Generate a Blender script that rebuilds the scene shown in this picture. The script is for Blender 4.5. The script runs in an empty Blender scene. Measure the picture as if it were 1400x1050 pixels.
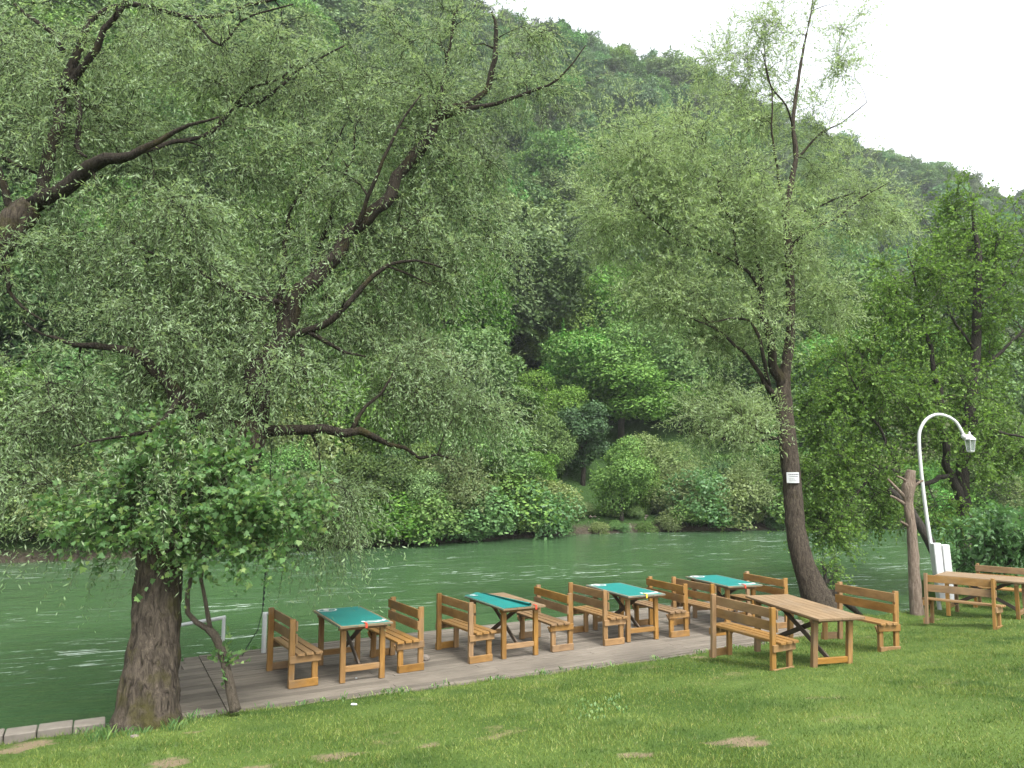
import bpy, math, random
import numpy as np
from mathutils import Vector, Matrix, noise as mnoise
random.seed(7)
RNG = np.random.default_rng(11)
R = math.radians
scene = bpy.context.scene
COL = scene.collection
F = 1060.0                       # focal length in photo pixels (photo 1400 x 1050)
EYE = 2.75
PITCH = math.atan(120.0 / F)
CP, SP = math.cos(PITCH), math.sin(PITCH)

# ------------------------------------------------------------------ survey helpers
def ray(px, py):
    u, v = (px - 700) / F, (py - 525) / F
    return np.array([u, CP + v * SP, SP - v * CP])
def P(px, py, y):
    d = ray(px, py); t = y / d[1]
    return np.array([d[0] * t, y, EYE + d[2] * t])
def G(px, py, z=0.0):
    d = ray(px, py); t = (z - EYE) / d[2]
    return np.array([d[0] * t, d[1] * t, z])
def lerp_tab(x, tab):
    return np.interp(x, [a for a, b in tab], [b for a, b in tab])
GRASS = [(-40, -7.5), (-8, 6.9), (-5.4, 8.05), (-4.6, 8.5), (-3.9, 8.85), (2.2, 11.75), (5.3, 13.5), (7, 14.5), (8.5, 15.1), (10, 15.6), (60, 16)]
EDGE = [(-40, -7.5), (-8, 6.9), (-5.4, 8.05), (-4.6, 8.5), (-3.9, 8.85), (2.2, 11.75), (5.0, 13.35), (5.5, 15.3), (6.2, 15.7), (7, 15.25), (8.5, 16.05), (9.6, 17.6), (10.6, 20.5), (14, 23.5), (25, 27), (60, 36)]
WATER = -0.55
def lawn_z(x, y):
    s = np.maximum(0, lerp_tab(x, GRASS) - y)
    return 0.02 + 0.100 * np.minimum(s, 10) - 0.05 * np.maximum(0, y - 16) / 4 + 0.018 * np.sin(x * 1.7 + y * .9) * np.minimum(1, s)
def GL(px, py):
    d = ray(px, py); t = 5.0
    while t < 60:
        p = np.array([0, 0, EYE]) + d * t
        if p[2] < lawn_z(p[0], p[1]): return p
        t += 0.01
    return p

# ------------------------------------------------------------------ mesh building
class MB:
    def __init__(s):
        s.v = []; s.f = []; s.uv = []
    def quadgrid(s, rings, closed=True, caps=True, uo=None):
        """rings: list of arrays (n,3)"""
        n = len(rings[0]); b = len(s.v); uo = uo if uo is not None else random.random() * 20
        for r in rings: s.v.extend(map(tuple, r))
        L = 0; 
        for i in range(len(rings) - 1):
            seg = float(np.linalg.norm(np.mean(rings[i + 1], 0) - np.mean(rings[i], 0)))
            per = float(np.linalg.norm(np.array(rings[i][1]) - np.array(rings[i][0])))
            for j in range(n if closed else n - 1):
                k = (j + 1) % n
                s.f.append((b + i * n + j, b + i * n + k, b + (i + 1) * n + k, b + (i + 1) * n + j))
                s.uv.append(((uo + L, uo + j * per), (uo + L, uo + (j + 1) * per), (uo + L + seg, uo + (j + 1) * per), (uo + L + seg, uo + j * per)))
            L += seg
        if caps and closed:
            for o, rev in ((b, True), (b + (len(rings) - 1) * n, False)):
                idx = list(range(o, o + n))
                if rev: idx.reverse()
                s.f.append(tuple(idx))
                s.uv.append(tuple((uo + .02 * math.cos(a * 6.28 / n), uo + .05 * math.sin(a * 6.28 / n)) for a in range(n)))
    def beam(s, p0, p1, w, h, up=(0, 0, 1), bev=0.004):
        """bevelled bar from p0 to p1, w across, h along 'up'"""
        p0 = np.array(p0, float); p1 = np.array(p1, float); d = p1 - p0; d /= np.linalg.norm(d)
        up = np.array(up, float); sd = np.cross(d, up)
        if np.linalg.norm(sd) < 1e-4: sd = np.cross(d, (0, 1, 0))
        sd /= np.linalg.norm(sd); up = np.cross(sd, d)
        def ring(c, k):
            a, e = w / 2 - k, h / 2 - k; b = min(bev, w * .3, h * .3)
            pts = [(-a + b, -e), (a - b, -e), (a, -e + b), (a, e - b), (a - b, e), (-a + b, e), (-a, e - b), (-a, -e + b)]
            return np.array([c + sd * x + up * y for x, y in pts])
        s.quadgrid([ring(p0, bev * .7), ring(p0 + d * bev * .7, 0), ring(p1 - d * bev * .7, 0), ring(p1, bev * .7)])
    def tube(s, pts, rad, n=8, caps=True, rough=0.0, fr=9.0, zs=.3):
        pts = [np.array(p, float) for p in pts]
        if np.isscalar(rad): rad = [rad] * len(pts)
        rings = []; ref = None
        for i, p in enumerate(pts):
            d = pts[min(i + 1, len(pts) - 1)] - pts[max(i - 1, 0)]; d /= (np.linalg.norm(d) + 1e-9)
            if ref is None: ref = np.array([1., 0, 0]) if abs(d[0]) < .8 else np.array([0, 1., 0])
            a = ref - d * np.dot(ref, d); a /= np.linalg.norm(a); b = np.cross(d, a); ref = a
            ring = []
            for j in range(n):
                t = 2 * math.pi * j / n; o = a * math.cos(t) + b * math.sin(t); r = rad[i]
                if rough:
                    q = Vector((p[0] + o[0] * r, p[1] + o[1] * r, (p[2] + o[2] * r) * zs)) * fr
                    m = mnoise.noise(q); m2 = mnoise.noise(q * 2.3)
                    r += rough * ((.45 - 2.2 * abs(m)) + .5 * m2)
                ring.append(p + o * r)
            rings.append(np.array(ring))
        s.quadgrid(rings, caps=caps)
    def sheet(s, grid):
        s.quadgrid(grid, closed=False)
    def poly(s, pts):
        b = len(s.v); s.v.extend(map(tuple, pts)); s.f.append(tuple(range(b, b + len(pts)))); s.uv.append(tuple((p[0], p[1]) for p in pts))
    def prism(s, pts, dz):
        b = len(s.v); n = len(pts); s.v.extend((p[0], p[1], p[2]) for p in pts); s.v.extend((p[0], p[1], p[2] + dz) for p in pts)
        s.f.append(tuple(range(b + n - 1, b - 1, -1))); s.f.append(tuple(range(b + n, b + 2 * n)))
        s.uv.append(tuple((p[0], p[1]) for p in pts)); s.uv.append(tuple((p[0], p[1]) for p in pts))
        for i in range(n):
            k = (i + 1) % n; s.f.append((b + i, b + k, b + n + k, b + n + i)); s.uv.append(((0, 0), (1, 0), (1, 1), (0, 1)))
    def build(s, name, mat, parent=None, smooth=False):
        me = bpy.data.meshes.new(name); me.from_pydata([tuple(map(float, v)) for v in s.v], [], s.f)
        uvl = me.uv_layers.new(name='UVMap'); flat = []
        for q in s.uv:
            for c in q: flat.extend(c)
        uvl.data.foreach_set('uv', flat)
        if smooth: me.polygons.foreach_set('use_smooth', [True] * len(me.polygons))
        me.materials.append(mat); me.update()
        return link(name, me, parent)
def link(name, me, parent=None):
    o = bpy.data.objects.new(name, me); COL.objects.link(o)
    if parent is not None: o.parent = parent
    return o
def np_mesh(name, V, k, mat, rnd=None):
    """V: (N*k,3): N faces of k corners, none shared"""
    me = bpy.data.meshes.new(name); n = len(V); nf = n // k
    me.vertices.add(n); me.vertices.foreach_set('co', np.ascontiguousarray(V, np.float32).ravel())
    me.loops.add(n); me.loops.foreach_set('vertex_index', np.arange(n, dtype=np.int32))
    me.polygons.add(nf); me.polygons.foreach_set('loop_start', np.arange(0, n, k, dtype=np.int32))
    me.update(calc_edges=True); me.materials.append(mat)
    a = me.attributes.new('rnd', 'FLOAT', 'POINT')
    r = RNG.random(nf) if rnd is None else rnd
    a.data.foreach_set('value', np.repeat(r, k).astype(np.float32))
    me.validate(); return me
def tag(o, label=None, cat=None, group=None, kind=None):
    if label: o['label'] = label
    if cat: o['category'] = cat
    if group: o['group'] = group
    if kind: o['kind'] = kind
    return o
def thing(name, loc=(0, 0, 0), rz=0.0, label=None, cat=None, group=None):
    o = bpy.data.objects.new(name, None); COL.objects.link(o); o.empty_display_size = .2
    o.location = loc; o.rotation_euler = (0, 0, rz); return tag(o, label, cat, group)
def copy_tree(o, parent=None):
    c = o.copy(); COL.objects.link(c)
    if parent is not None: c.parent = parent
    for ch in [q for q in bpy.data.objects if q.parent == o]: copy_tree(ch, c)
    return c

# ------------------------------------------------------------------ materials
class NT:
    def __init__(s, name):
        s.m = bpy.data.materials.new(name); s.m.use_nodes = True; s.t = s.m.node_tree; s.t.nodes.clear()
        s.out = s.n('ShaderNodeOutputMaterial')
    def n(s, ty, **kw):
        nd = s.t.nodes.new(ty)
        for k, v in kw.items():
            if k.startswith('i_'):
                key = k[2:].replace('_', ' '); nd.inputs[key].default_value = v
            else: setattr(nd, k, v)
        return nd
    def l(s, a, b): s.t.links.new(a, b)
    def ramp(s, fac, stops):
        r = s.n('ShaderNodeValToRGB'); e = r.color_ramp.elements
        while len(e) > 1: e.remove(e[-1])
        for i, (p, c) in enumerate(stops):
            q = e[0] if i == 0 else e.new(p)
            q.position = p; q.color = (c[0], c[1], c[2], 1) if not np.isscalar(c) else (c, c, c, 1)
        s.l(fac, r.inputs['Fac']); return r.outputs['Color']
    def noise(s, vec=None, scale=5, detail=4, rough=.55, sc=None, dist=0):
        if sc is not None:
            mp = s.n('ShaderNodeMapping'); mp.inputs['Scale'].default_value = sc; s.l(vec, mp.inputs['Vector']); vec = mp.outputs['Vector']
        nd = s.n('ShaderNodeTexNoise'); nd.inputs['Scale'].default_value = scale; nd.inputs['Detail'].default_value = detail
        nd.inputs['Roughness'].default_value = rough; nd.inputs['Distortion'].default_value = dist
        if vec is not None: s.l(vec, nd.inputs['Vector'])
        return nd.outputs['Fac']
    def mix(s, fac, a, b, mode='MIX'):
        m = s.n('ShaderNodeMix', data_type='RGBA', blend_type=mode)
        for i, v in ((0, fac), (6, a), (7, b)):
            if isinstance(v, bpy.types.NodeSocket): s.l(v, m.inputs[i])
            elif np.isscalar(v): m.inputs[i].default_value = v
            else: m.inputs[i].default_value = (v[0], v[1], v[2], 1)
        return m.outputs[2]
    def math(s, op, a, b=0.0, c=None):
        m = s.n('ShaderNodeMath', operation=op)
        for i, v in enumerate((a, b, c)):
            if v is None: continue
            if isinstance(v, bpy.types.NodeSocket): s.l(v, m.inputs[i])
            else: m.inputs[i].default_value = v
        return m.outputs[0]
    def geo(s): return s.n('ShaderNodeNewGeometry').outputs['Position']
    def obj(s): return s.n('ShaderNodeTexCoord').outputs['Object']
    def bump(s, h, strength=.5, dist=.02):
        b = s.n('ShaderNodeBump'); b.inputs['Strength'].default_value = strength; b.inputs['Distance'].default_value = dist
        s.l(h, b.inputs['Height']); return b.outputs['Normal']
    def bsdf(s, col, rough=.7, spec=.3, normal=None, **kw):
        b = s.n('ShaderNodeBsdfPrincipled'); b.inputs['Specular IOR Level'].default_value = spec
        for k, v in (('Base Color', col), ('Roughness', rough)):
            if isinstance(v, bpy.types.NodeSocket): s.l(v, b.inputs[k])
            elif np.isscalar(v): b.inputs[k].default_value = v
            else: b.inputs[k].default_value = (v[0], v[1], v[2], 1)
        if normal is not None: s.l(normal, b.inputs['Normal'])
        for k, v in kw.items(): b.inputs[k].default_value = v
        return b.outputs[0]
    def done(s, sh): s.l(sh, s.out.inputs['Surface']); return s.m

def leaf_mat(name, c1, c2, c3, trans=.3, rough=.55, spec=.25, patch=.8, inst=0.0, nscale=.5, back=None):
    t = NT(name)
    rnd = t.n('ShaderNodeAttribute', attribute_name='rnd').outputs['Fac']
    col = t.ramp(rnd, [(0, c1), (.55, c2), (1, c3)])
    nz = t.noise(t.geo(), scale=nscale, detail=2)
    v = t.math('MULTIPLY_ADD', nz, patch, 1 - patch * .5)
    hs = t.n('ShaderNodeHueSaturation'); t.l(col, hs.inputs['Color']); t.l(v, hs.inputs['Value'])
    if inst:
        oi = t.n('ShaderNodeObjectInfo').outputs['Random']
        t.l(t.math('MULTIPLY_ADD', oi, .05 * inst, .5 - .025 * inst), hs.inputs['Hue'])
        oj = t.math('FRACT', t.math('MULTIPLY', oi, 17.31))
        t.l(t.math('MULTIPLY', v, t.math('MULTIPLY_ADD', oj, .75 * inst, 1 - .37 * inst)), hs.inputs['Value'])
        ok = t.math('FRACT', t.math('MULTIPLY', oi, 71.7))
        t.l(t.math('MULTIPLY_ADD', ok, .35 * inst, 1 - .2 * inst), hs.inputs['Saturation'])
    c = hs.outputs['Color']
    if back is not None:
        c = t.mix(t.n('ShaderNodeNewGeometry').outputs['Backfacing'], c, back)
    a = t.bsdf(c, rough, spec)
    tr = t.n('ShaderNodeBsdfTranslucent'); t.l(t.mix(1.0, c, (1.15, 1.2, .7), 'MULTIPLY'), tr.inputs['Color'])
    m = t.n('ShaderNodeMixShader'); m.inputs[0].default_value = trans; t.l(a, m.inputs[1]); t.l(tr.outputs[0], m.inputs[2])
    return t.done(m.outputs[0])

def bark_mat(name, dark, light, moss=None, scale=1.0, mossat=.55):
    t = NT(name); g = t.geo()
    fur = t.noise(g, scale=21 * scale, detail=6, rough=.68, sc=(1, 1, .20), dist=.9)
    fine = t.noise(g, scale=60 * scale, detail=3, sc=(1, 1, .35))
    col = t.ramp(fur, [(.32, dark), (.62, light)])
    col = t.mix(t.math('MULTIPLY', fine, .5), col, tuple(x * .5 for x in dark))
    if moss is not None:
        mz = t.ramp(t.noise(g, scale=2.2, detail=5, rough=.65), [(mossat - .06, 0.0), (mossat + .08, .85)])
        col = t.mix(mz, col, moss)
    h = t.math('ADD', fur, t.math('MULTIPLY', fine, .35))
    return t.done(t.bsdf(col, .9, .15, t.bump(h, 1.0, .05)))

def wood_mat(name, c1, c2, c3, rough=.55, grain=1.0, inst=.25, spec=.35, dirt=.25):
    t = NT(name); uv = t.n('ShaderNodeUVMap').outputs['UV']
    g1 = t.noise(uv, scale=6, detail=6, rough=.65, sc=(.6, 11 * grain, 1), dist=.4)
    g2 = t.noise(uv, scale=3, detail=3, sc=(.7, 2.0, 1))
    col = t.ramp(g1, [(.28, c1), (.5, c2), (.75, c3)])
    col = t.mix(t.math('MULTIPLY', t.ramp(g2, [(.35, 0.0), (.75, 1.0)]), dirt), col, tuple(x * .45 for x in c1))
    kn = t.n('ShaderNodeTexVoronoi'); kn.inputs['Scale'].default_value = 3.2; t.l(uv, kn.inputs['Vector'])
    k = t.ramp(kn.outputs['Distance'], [(.02, .75), (.07, 0.0)])
    col = t.mix(k, col, tuple(x * .3 for x in c1))
    wz = t.noise(t.geo(), scale=2.6, detail=6, rough=.7)
    gl = sum(c2) / 3
    col = t.mix(t.ramp(wz, [(.52, 0.0), (.75, .45)]), col, (gl * 1.05, gl * .95, gl * .8))
    oi = t.n('ShaderNodeObjectInfo').outputs['Random']
    hs = t.n('ShaderNodeHueSaturation'); t.l(col, hs.inputs['Color']); t.l(t.math('MULTIPLY_ADD', oi, inst, 1 - inst * .5), hs.inputs['Value'])
    t.l(t.math('MULTIPLY_ADD', t.math('FRACT', t.math('MULTIPLY', oi, 37.7)), .3, .78), hs.inputs['Saturation'])
    return t.done(t.bsdf(hs.outputs['Color'], rough, spec, t.bump(g1, .25, .004)))

def plain_mat(name, c, rough=.5, spec=.4, var=.15, scale=12, metallic=0.0):
    t = NT(name); nz = t.noise(t.obj(), scale=scale, detail=5)
    col = t.mix(nz, tuple(x * (1 - var) for x in c), tuple(min(1, x * (1 + var)) for x in c))
    return t.done(t.bsdf(col, rough, spec, t.bump(nz, .1, .003), Metallic=metallic))

M = {}
M['bench'] = wood_mat('varnished_pine', (.135, .068, .018), (.215, .116, .033), (.29, .168, .058), inst=.35)
M['top'] = wood_mat('worn_table_wood', (0.128, 0.0864, 0.0496), (0.208, 0.148, 0.0896), (0.272, 0.2, 0.128), rough=.75, spec=.2, dirt=.4)
M['brace'] = wood_mat('weathered_brace', (0.051, 0.03825, 0.0272), (0.08925, 0.068, 0.051), (0.1275, 0.1003, 0.0782), rough=.85, spec=.15)
M['white'] = plain_mat('white_paint', (0.4675, 0.4845, 0.4845), .4, .4, .06)
M['stone'] = plain_mat('stone', (0.154, 0.133, 0.112), .9, .2, .4, 20)
M['concrete'] = plain_mat('concrete', (0.1375, 0.1238, 0.1045), .9, .2, .4, 9)
M['deadwood'] = bark_mat('bleached_dead_wood', (0.1275, 0.09, 0.0675), (0.315, 0.255, 0.2025), None, 1.6)
M['willow_bark'] = bark_mat('willow_bark', (.015, .012, .009), (.112, .092, .070), (.050, .046, .014), 1.0, .56)
M['shaded_limb'] = bark_mat('shaded_willow_limb_bark', (.011, .009, .007), (.055, .046, .034), (.040, .034, .012), 1.6, .6)  # limb bark darker than the trunk's, its shade put into the colour
M['river_bark'] = bark_mat('river_willow_bark', (.015, .012, .009), (.108, .088, .066), (.052, .044, .018), 1.6, .66)
M['alder_bark'] = bark_mat('alder_bark', (.022, .02, .018), (.085, .075, .062), None, 2.0)
M['sapling_bark'] = bark_mat('sapling_bark', (.06, .05, .038), (.15, .125, .095), None, 3.0)
M['far_bark'] = bark_mat('far_bark', (.03, .025, .02), (.09, .08, .065), None, 1.0)
M['willow_leaf'] = leaf_mat('willow_leaf', (.14, .215, .095), (.195, .285, .138), (.29, .375, .225), .45, .55, .2, .5, nscale=.7, back=(.265, .345, .21))
M['river_leaf'] = leaf_mat('river_willow_leaf', (.19, .275, .11), (.25, .345, .155), (.34, .43, .23), .45, .55, .2, .45, nscale=.5, back=(.31, .395, .235))
M['maple_leaf'] = leaf_mat('maple_leaf', (.068, .150, .052), (.118, .226, .076), (.24, .325, .105), .45, .5, .3, .6, nscale=2.2)
M['alder_leaf'] = leaf_mat('alder_leaf', (.082, .155, .036), (.140, .242, .058), (.23, .345, .085), .48, .55, .2, .7, nscale=.55)
M['shrub_leaf'] = leaf_mat('shrub_leaf', (.06, .145, .05), (.10, .205, .075), (.15, .27, .105), .4, .45, .35, .5, nscale=1.2)
M['far_leaf'] = leaf_mat('far_leaf', (.050, .112, .026), (.088, .172, .040), (.145, .25, .058), .25, .6, .2, .5, inst=1.0, nscale=.22)
M['hill_leaf'] = leaf_mat('hill_leaf', (.050, .105, .032), (.085, .160, .046), (.130, .220, .060), .22, .6, .2, .6, inst=1.25, nscale=.05)
M['pale_leaf'] = leaf_mat('pale_far_leaf', (0.102, 0.1445, 0.04675), (0.1487, 0.1997, 0.0765), (0.2125, 0.2635, 0.119), .35, .6, .2, .4, inst=.5, nscale=.3)
M['lime_leaf'] = leaf_mat('lime_far_leaf', (.072, .155, .026), (.118, .225, .040), (.185, .305, .060), .27, .6, .2, .5, inst=.3, nscale=.3)
M['dark_leaf'] = leaf_mat('dark_far_leaf', (.032, .075, .024), (.052, .11, .036), (.085, .155, .05), .3, .55, .25, .4, inst=.5, nscale=.3)

# lawn soil under the blades
def patches(x, y):
    """bare earth patches (world x, y, rx, ry)"""
    w = np.zeros_like(x)
    for (cx, cy, rx, ry) in BARE:
        d = ((x - cx) / rx) ** 2 + ((y - cy) / ry) ** 2
        d = d + .55 * np.sin(x * 23 + cx * 9) * np.sin(y * 31 + x * 7) + .45 * np.sin(x * 9 + y * 5 + cx) + .35 * np.sin(x * 57 + y * 20) * np.sin(y * 71)
        w = np.maximum(w, np.clip(1.6 - d * 1.1, 0, 1))
    return w
BARE = []
for (px, py, rx, ry) in [(238, 1041, 26, .20), (462, 1033, 30, .17), (1005, 1015, 38, .20), (355, 1049, 22, .12), (868, 1030, 22, .09), (55, 1016, 34, .12), (12, 1025, 25, .14), (258, 1000, 18, .05), (585, 1018, 14, .05), (955, 898, 18, .08)]:
    p = GL(px, py); BARE.append((p[0], p[1], rx * p[1] / F, ry))
t = NT('lawn_soil'); g = t.geo()
n1 = t.noise(g, scale=1.3, detail=6, rough=.7); n2 = t.noise(g, scale=38, detail=3); n3 = t.noise(g, scale=.45, detail=3)
base = t.mix(n2, (0.0162, 0.0378, 0.0081), (0.0585, 0.099, 0.0198))
base = t.mix(t.ramp(n3, [(.4, 0.0), (.7, .6)]), base, (.11, .16, .04))
base = t.mix(t.ramp(n1, [(.60, 0.0), (.72, .75)]), base, (.19, .155, .085))
bare = t.n('ShaderNodeAttribute', attribute_name='bare').outputs['Fac']
bw = t.ramp(t.math('ADD', bare, t.math('MULTIPLY_ADD', n2, .6, -.3)), [(.3, 0.0), (.85, .9)])
base = t.mix(bw, base, t.mix(n2, (0.1122, 0.0825, 0.0528), (0.2046, 0.1584, 0.1089)))
M['lawn'] = t.done(t.bsdf(base, .95, .1, t.bump(n2, .6, .03)))
t = NT('grass_blade'); g = t.geo()
rnd = t.n('ShaderNodeAttribute', attribute_name='rnd').outputs['Fac']
c = t.ramp(rnd, [(0, (0.02576, 0.066, 0.00744)), (.45, (0.07176, 0.132, 0.01488)), (.80, (0.138, 0.2068, 0.02976)), (.92, (0.2208, 0.2288, 0.062)), (1, (0.3128, 0.2728, 0.1054))])
n3 = t.noise(g, scale=.7, detail=4, rough=.65)
c = t.mix(t.ramp(n3, [(.38, .0), (.62, .85)]), c, t.mix(rnd, (.125, .20, .032), (.25, .29, .075)))
n4 = t.noise(g, scale=1.9, detail=3)
c = t.mix(t.ramp(n4, [(.53, 0.0), (.64, .8)]), c, t.mix(rnd, (.022, .065, .012), (.058, .118, .020)))
n5 = t.noise(g, scale=5.5, detail=4, rough=.7)
c = t.mix(t.ramp(n5, [(.60, 0.0), (.74, .65)]), c, t.mix(rnd, (.17, .17, .06), (.30, .27, .14)))
a = t.bsdf(c, .5, .3); tr = t.n('ShaderNodeBsdfTranslucent'); t.l(c, tr.inputs['Color'])
mx = t.n('ShaderNodeMixShader'); mx.inputs[0].default_value = .3; t.l(a, mx.inputs[1]); t.l(tr.outputs[0], mx.inputs[2])
M['grass'] = t.done(mx.outputs[0])
# deck boards
t = NT('grey_deck_boards'); uv = t.n('ShaderNodeUVMap').outputs['UV']
g1 = t.noise(uv, scale=5, detail=6, rough=.7, sc=(.5, 14, 1)); g2 = t.noise(t.geo(), scale=1.2, detail=5, rough=.6)
c = t.ramp(g1, [(.3, (.078, .067, .053)), (.52, (.140, .122, .099)), (.75, (.198, .178, .150))])
c = t.mix(t.ramp(g2, [(.42, 0.0), (.7, .55)]), c, (0.072, 0.06308, 0.0512))
pb = t.n('ShaderNodeNewGeometry').outputs['Random Per Island']
hs = t.n('ShaderNodeHueSaturation'); t.l(c, hs.inputs['Color']); t.l(t.math('MULTIPLY_ADD', pb, .5, .74), hs.inputs['Value'])
M['deck'] = t.done(t.bsdf(hs.outputs['Color'], .85, .2, t.bump(g1, .4, .006)))
# oil cloth
t = NT('green_oilcloth'); g = t.obj(); n1 = t.noise(g, scale=90, detail=2); n2 = t.noise(g, scale=3, detail=4)
c = t.mix(n2, (.007, .135, .125), (.011, .195, .18)); c = t.mix(t.ramp(n1, [(.66, 0.0), (.72, .35)]), c, (0.17, 0.34, 0.306))
M['cloth'] = t.done(t.bsdf(c, .42, .4, t.bump(n2, .15, .02)))
M['print'] = plain_mat('white_print', (0.612, 0.629, 0.612), .45, .4, .05)
M['red'] = plain_mat('red_strap', (.5, .06, .03), .6, .3, .1)
M['yellow'] = plain_mat('yellow_strap', (.62, .42, .04), .6, .3, .1)
M['ink'] = plain_mat('dark_ink', (.05, .05, .06), .6, .3, .1)
M['rope'] = plain_mat('dark_cord', (.03, .035, .035), .7, .2, .2)
t = NT('lantern_glass'); M['glass'] = t.done(t.bsdf((.30, .34, .33), .15, .5, Alpha=.45))
# river
t = NT('river_water'); g = t.geo()
rot = t.n('ShaderNodeMapping'); rot.inputs['Rotation'].default_value = (0, 0, R(-22)); t.l(g, rot.inputs['Vector']); gv = rot.outputs['Vector']
w1 = t.noise(gv, scale=1.0, detail=4, rough=.55, sc=(.55, 1.5, 1), dist=.6)
w2 = t.noise(gv, scale=5.5, detail=4, rough=.6, sc=(.55, 1.3, 1), dist=.5)
w3 = t.noise(gv, scale=.16, detail=3, sc=(.6, 1.4, 1))
riff = t.ramp(w3, [(.38, .35), (.62, 1.0)])
h = t.math('ADD', t.math('MULTIPLY', w1, .6), t.math('MULTIPLY', w2, t.math('MULTIPLY', riff, .3)))
fleck = t.noise(gv, scale=2.2, detail=6, rough=.72, sc=(.35, 2.2, 1), dist=.8)
foam_glint = t.math('MULTIPLY', t.ramp(fleck, [(.575, 0.0), (.65, 1.0)]), t.ramp(w3, [(.42, 0.08), (.58, .85)]))  # pale streaks: sky glints painted into the colour, with some riffle foam
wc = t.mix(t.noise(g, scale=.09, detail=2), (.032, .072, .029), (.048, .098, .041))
wc = t.mix(foam_glint, wc, (.40, .46, .41))
M['water'] = t.done(t.bsdf(wc, t.math('MULTIPLY_ADD', foam_glint, .4, .10), .5, t.bump(h, .65, .16), IOR=1.33))
t = NT('hill_soil'); g = t.geo(); n1 = t.noise(g, scale=.6, detail=6, rough=.7); n2 = t.noise(g, scale=6, detail=4)
z = t.n('ShaderNodeSeparateXYZ'); t.l(g, z.inputs[0])
c = t.mix(n1, (.018, .042, .012), (.045, .085, .022))
sh = t.ramp(t.math('MULTIPLY_ADD', z.outputs['Z'], .6, t.math('MULTIPLY', n2, .3)), [(.0, 1.0), (.13, 0.0)])
c = t.mix(sh, c, t.mix(n2, (.022, .02, .014), (.085, .072, .052)))
M['hill'] = t.done(t.bsdf(c, .95, .1, t.bump(n2, .8, .2)))

# ------------------------------------------------------------------ terrain
YB = [(-140, 0), (-60, 14), (-30, 24.5), (-18.8, 28.4), (-13, 31.5), (-8.3, 34), (-2, 37.6), (2.4, 41.5), (8.2, 43.7), (16.3, 45.4), (24, 47), (45, 54), (140, 90)]
def sky_tan(px, py):
    d = ray(px, py); return math.atan2(d[0], d[1]), d[2] / math.hypot(d[0], d[1])
SKY = [sky_tan(*q) for q in [(640, -22), (760, 18), (850, 52), (900, 82), (1000, 115), (1130, 165), (1200, 195), (1300, 240), (1400, 272)]]
SKY = [(-1.6, .72), (-.6, .86), (-.3, .80), (-.12, .72)] + SKY + [(.9, .24), (1.5, .18)]
DR = [(-1.6, 130), (-.6, 140), (0, 160), (.35, 200), (.6, 250), (1.6, 280)]
def terrain(x, y):
    x = np.asarray(x, float); y = np.asarray(y, float)
    az = np.arctan2(x, y); r = np.hypot(x, y)
    yb = lerp_tab(x, YB); s = (y - yb) * .93                     # metres behind the waterline
    dr = lerp_tab(az, DR); zr = lerp_tab(az, SKY) * dr + EYE - 3.0
    sr = np.maximum(dr * np.cos(az) - yb, 40)
    tt = s / sr
    prof = np.where(tt < 1, .62 * np.clip(tt, 0, 1) + .38 * np.clip(tt, 0, 1) ** 2, 1 - (tt - 1) * .35)
    nz = 2.2 * np.sin(x * .05 + y * .031) * np.sin(y * .043 - x * .02 + 1) + 1.2 * np.sin(x * .13 + 2) * np.sin(y * .11)
    z = (zr + .8) * prof + nz * np.clip((s - 8) / 40, 0, 1)
    bank = np.clip(s / .9, 0, 1) * .9
    flat = np.clip((s - 1.5) / 14, 0, 1)
    return np.where(s < 0, -0.62 + s * .4, -0.62 + bank + np.maximum(0, z - .8) * flat)
def grid_mesh(name, xs, ys, fz, mat, attr=None):
    X, Y = np.meshgrid(xs, ys); Z = fz(X, Y); nx, ny = len(xs), len(ys)
    me = bpy.data.meshes.new(name); i = np.arange(nx * ny).reshape(ny, nx)
    q = np.stack([i[:-1, :-1], i[:-1, 1:], i[1:, 1:], i[1:, :-1]], -1).reshape(-1, 4)
    me.vertices.add(nx * ny); me.vertices.foreach_set('co', np.stack([X, Y, Z], -1).astype(np.float32).ravel())
    me.loops.add(q.size); me.loops.foreach_set('vertex_index', q.ravel().astype(np.int32))
    me.polygons.add(len(q)); me.polygons.foreach_set('loop_start', np.arange(0, q.size, 4, dtype=np.int32))
    me.polygons.foreach_set('use_smooth', np.ones(len(q), bool))
    me.update(calc_edges=True); me.materials.append(mat)
    if attr is not None:
        a = me.attributes.new('bare', 'FLOAT', 'POINT'); a.data.foreach_set('value', attr(X, Y).astype(np.float32).ravel())
    return link(name, me)
hx = np.concatenate([np.arange(-420, -60, 12), np.arange(-60, 90, 2.5), np.arange(90, 440, 12)])
hy = np.concatenate([np.arange(-30, 24, 6), np.arange(24, 75, 1.0), np.arange(75, 300, 4), np.arange(300, 430, 15)])
tag(grid_mesh('hill', hx, hy, lambda x, y: np.maximum(terrain(x, y), -4), M['hill']), kind='structure')
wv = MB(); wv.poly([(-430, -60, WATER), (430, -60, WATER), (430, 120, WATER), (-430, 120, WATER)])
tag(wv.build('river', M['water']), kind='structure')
def land(x, y):
    e = lerp_tab(x, EDGE); over = np.maximum(0, y - e)
    return np.maximum(lawn_z(x, np.minimum(y, e)) - over * 2.2, -3.0)
lx = np.concatenate([np.arange(-60, -9, 3), np.arange(-9, 13, .1), np.arange(13, 61, 2)])
ly = np.concatenate([np.arange(-50, 4, 3), np.arange(4, 18, .08), np.arange(18, 40, .5)])
def land2(x, y):
    z = land(x, y)
    nz = 0.012 * np.sin(x * 6.1 + 1.3 * np.sin(y * 3)) * np.sin(y * 5.3 + x)
    return z + nz - .02 * patches(x, y)
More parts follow.
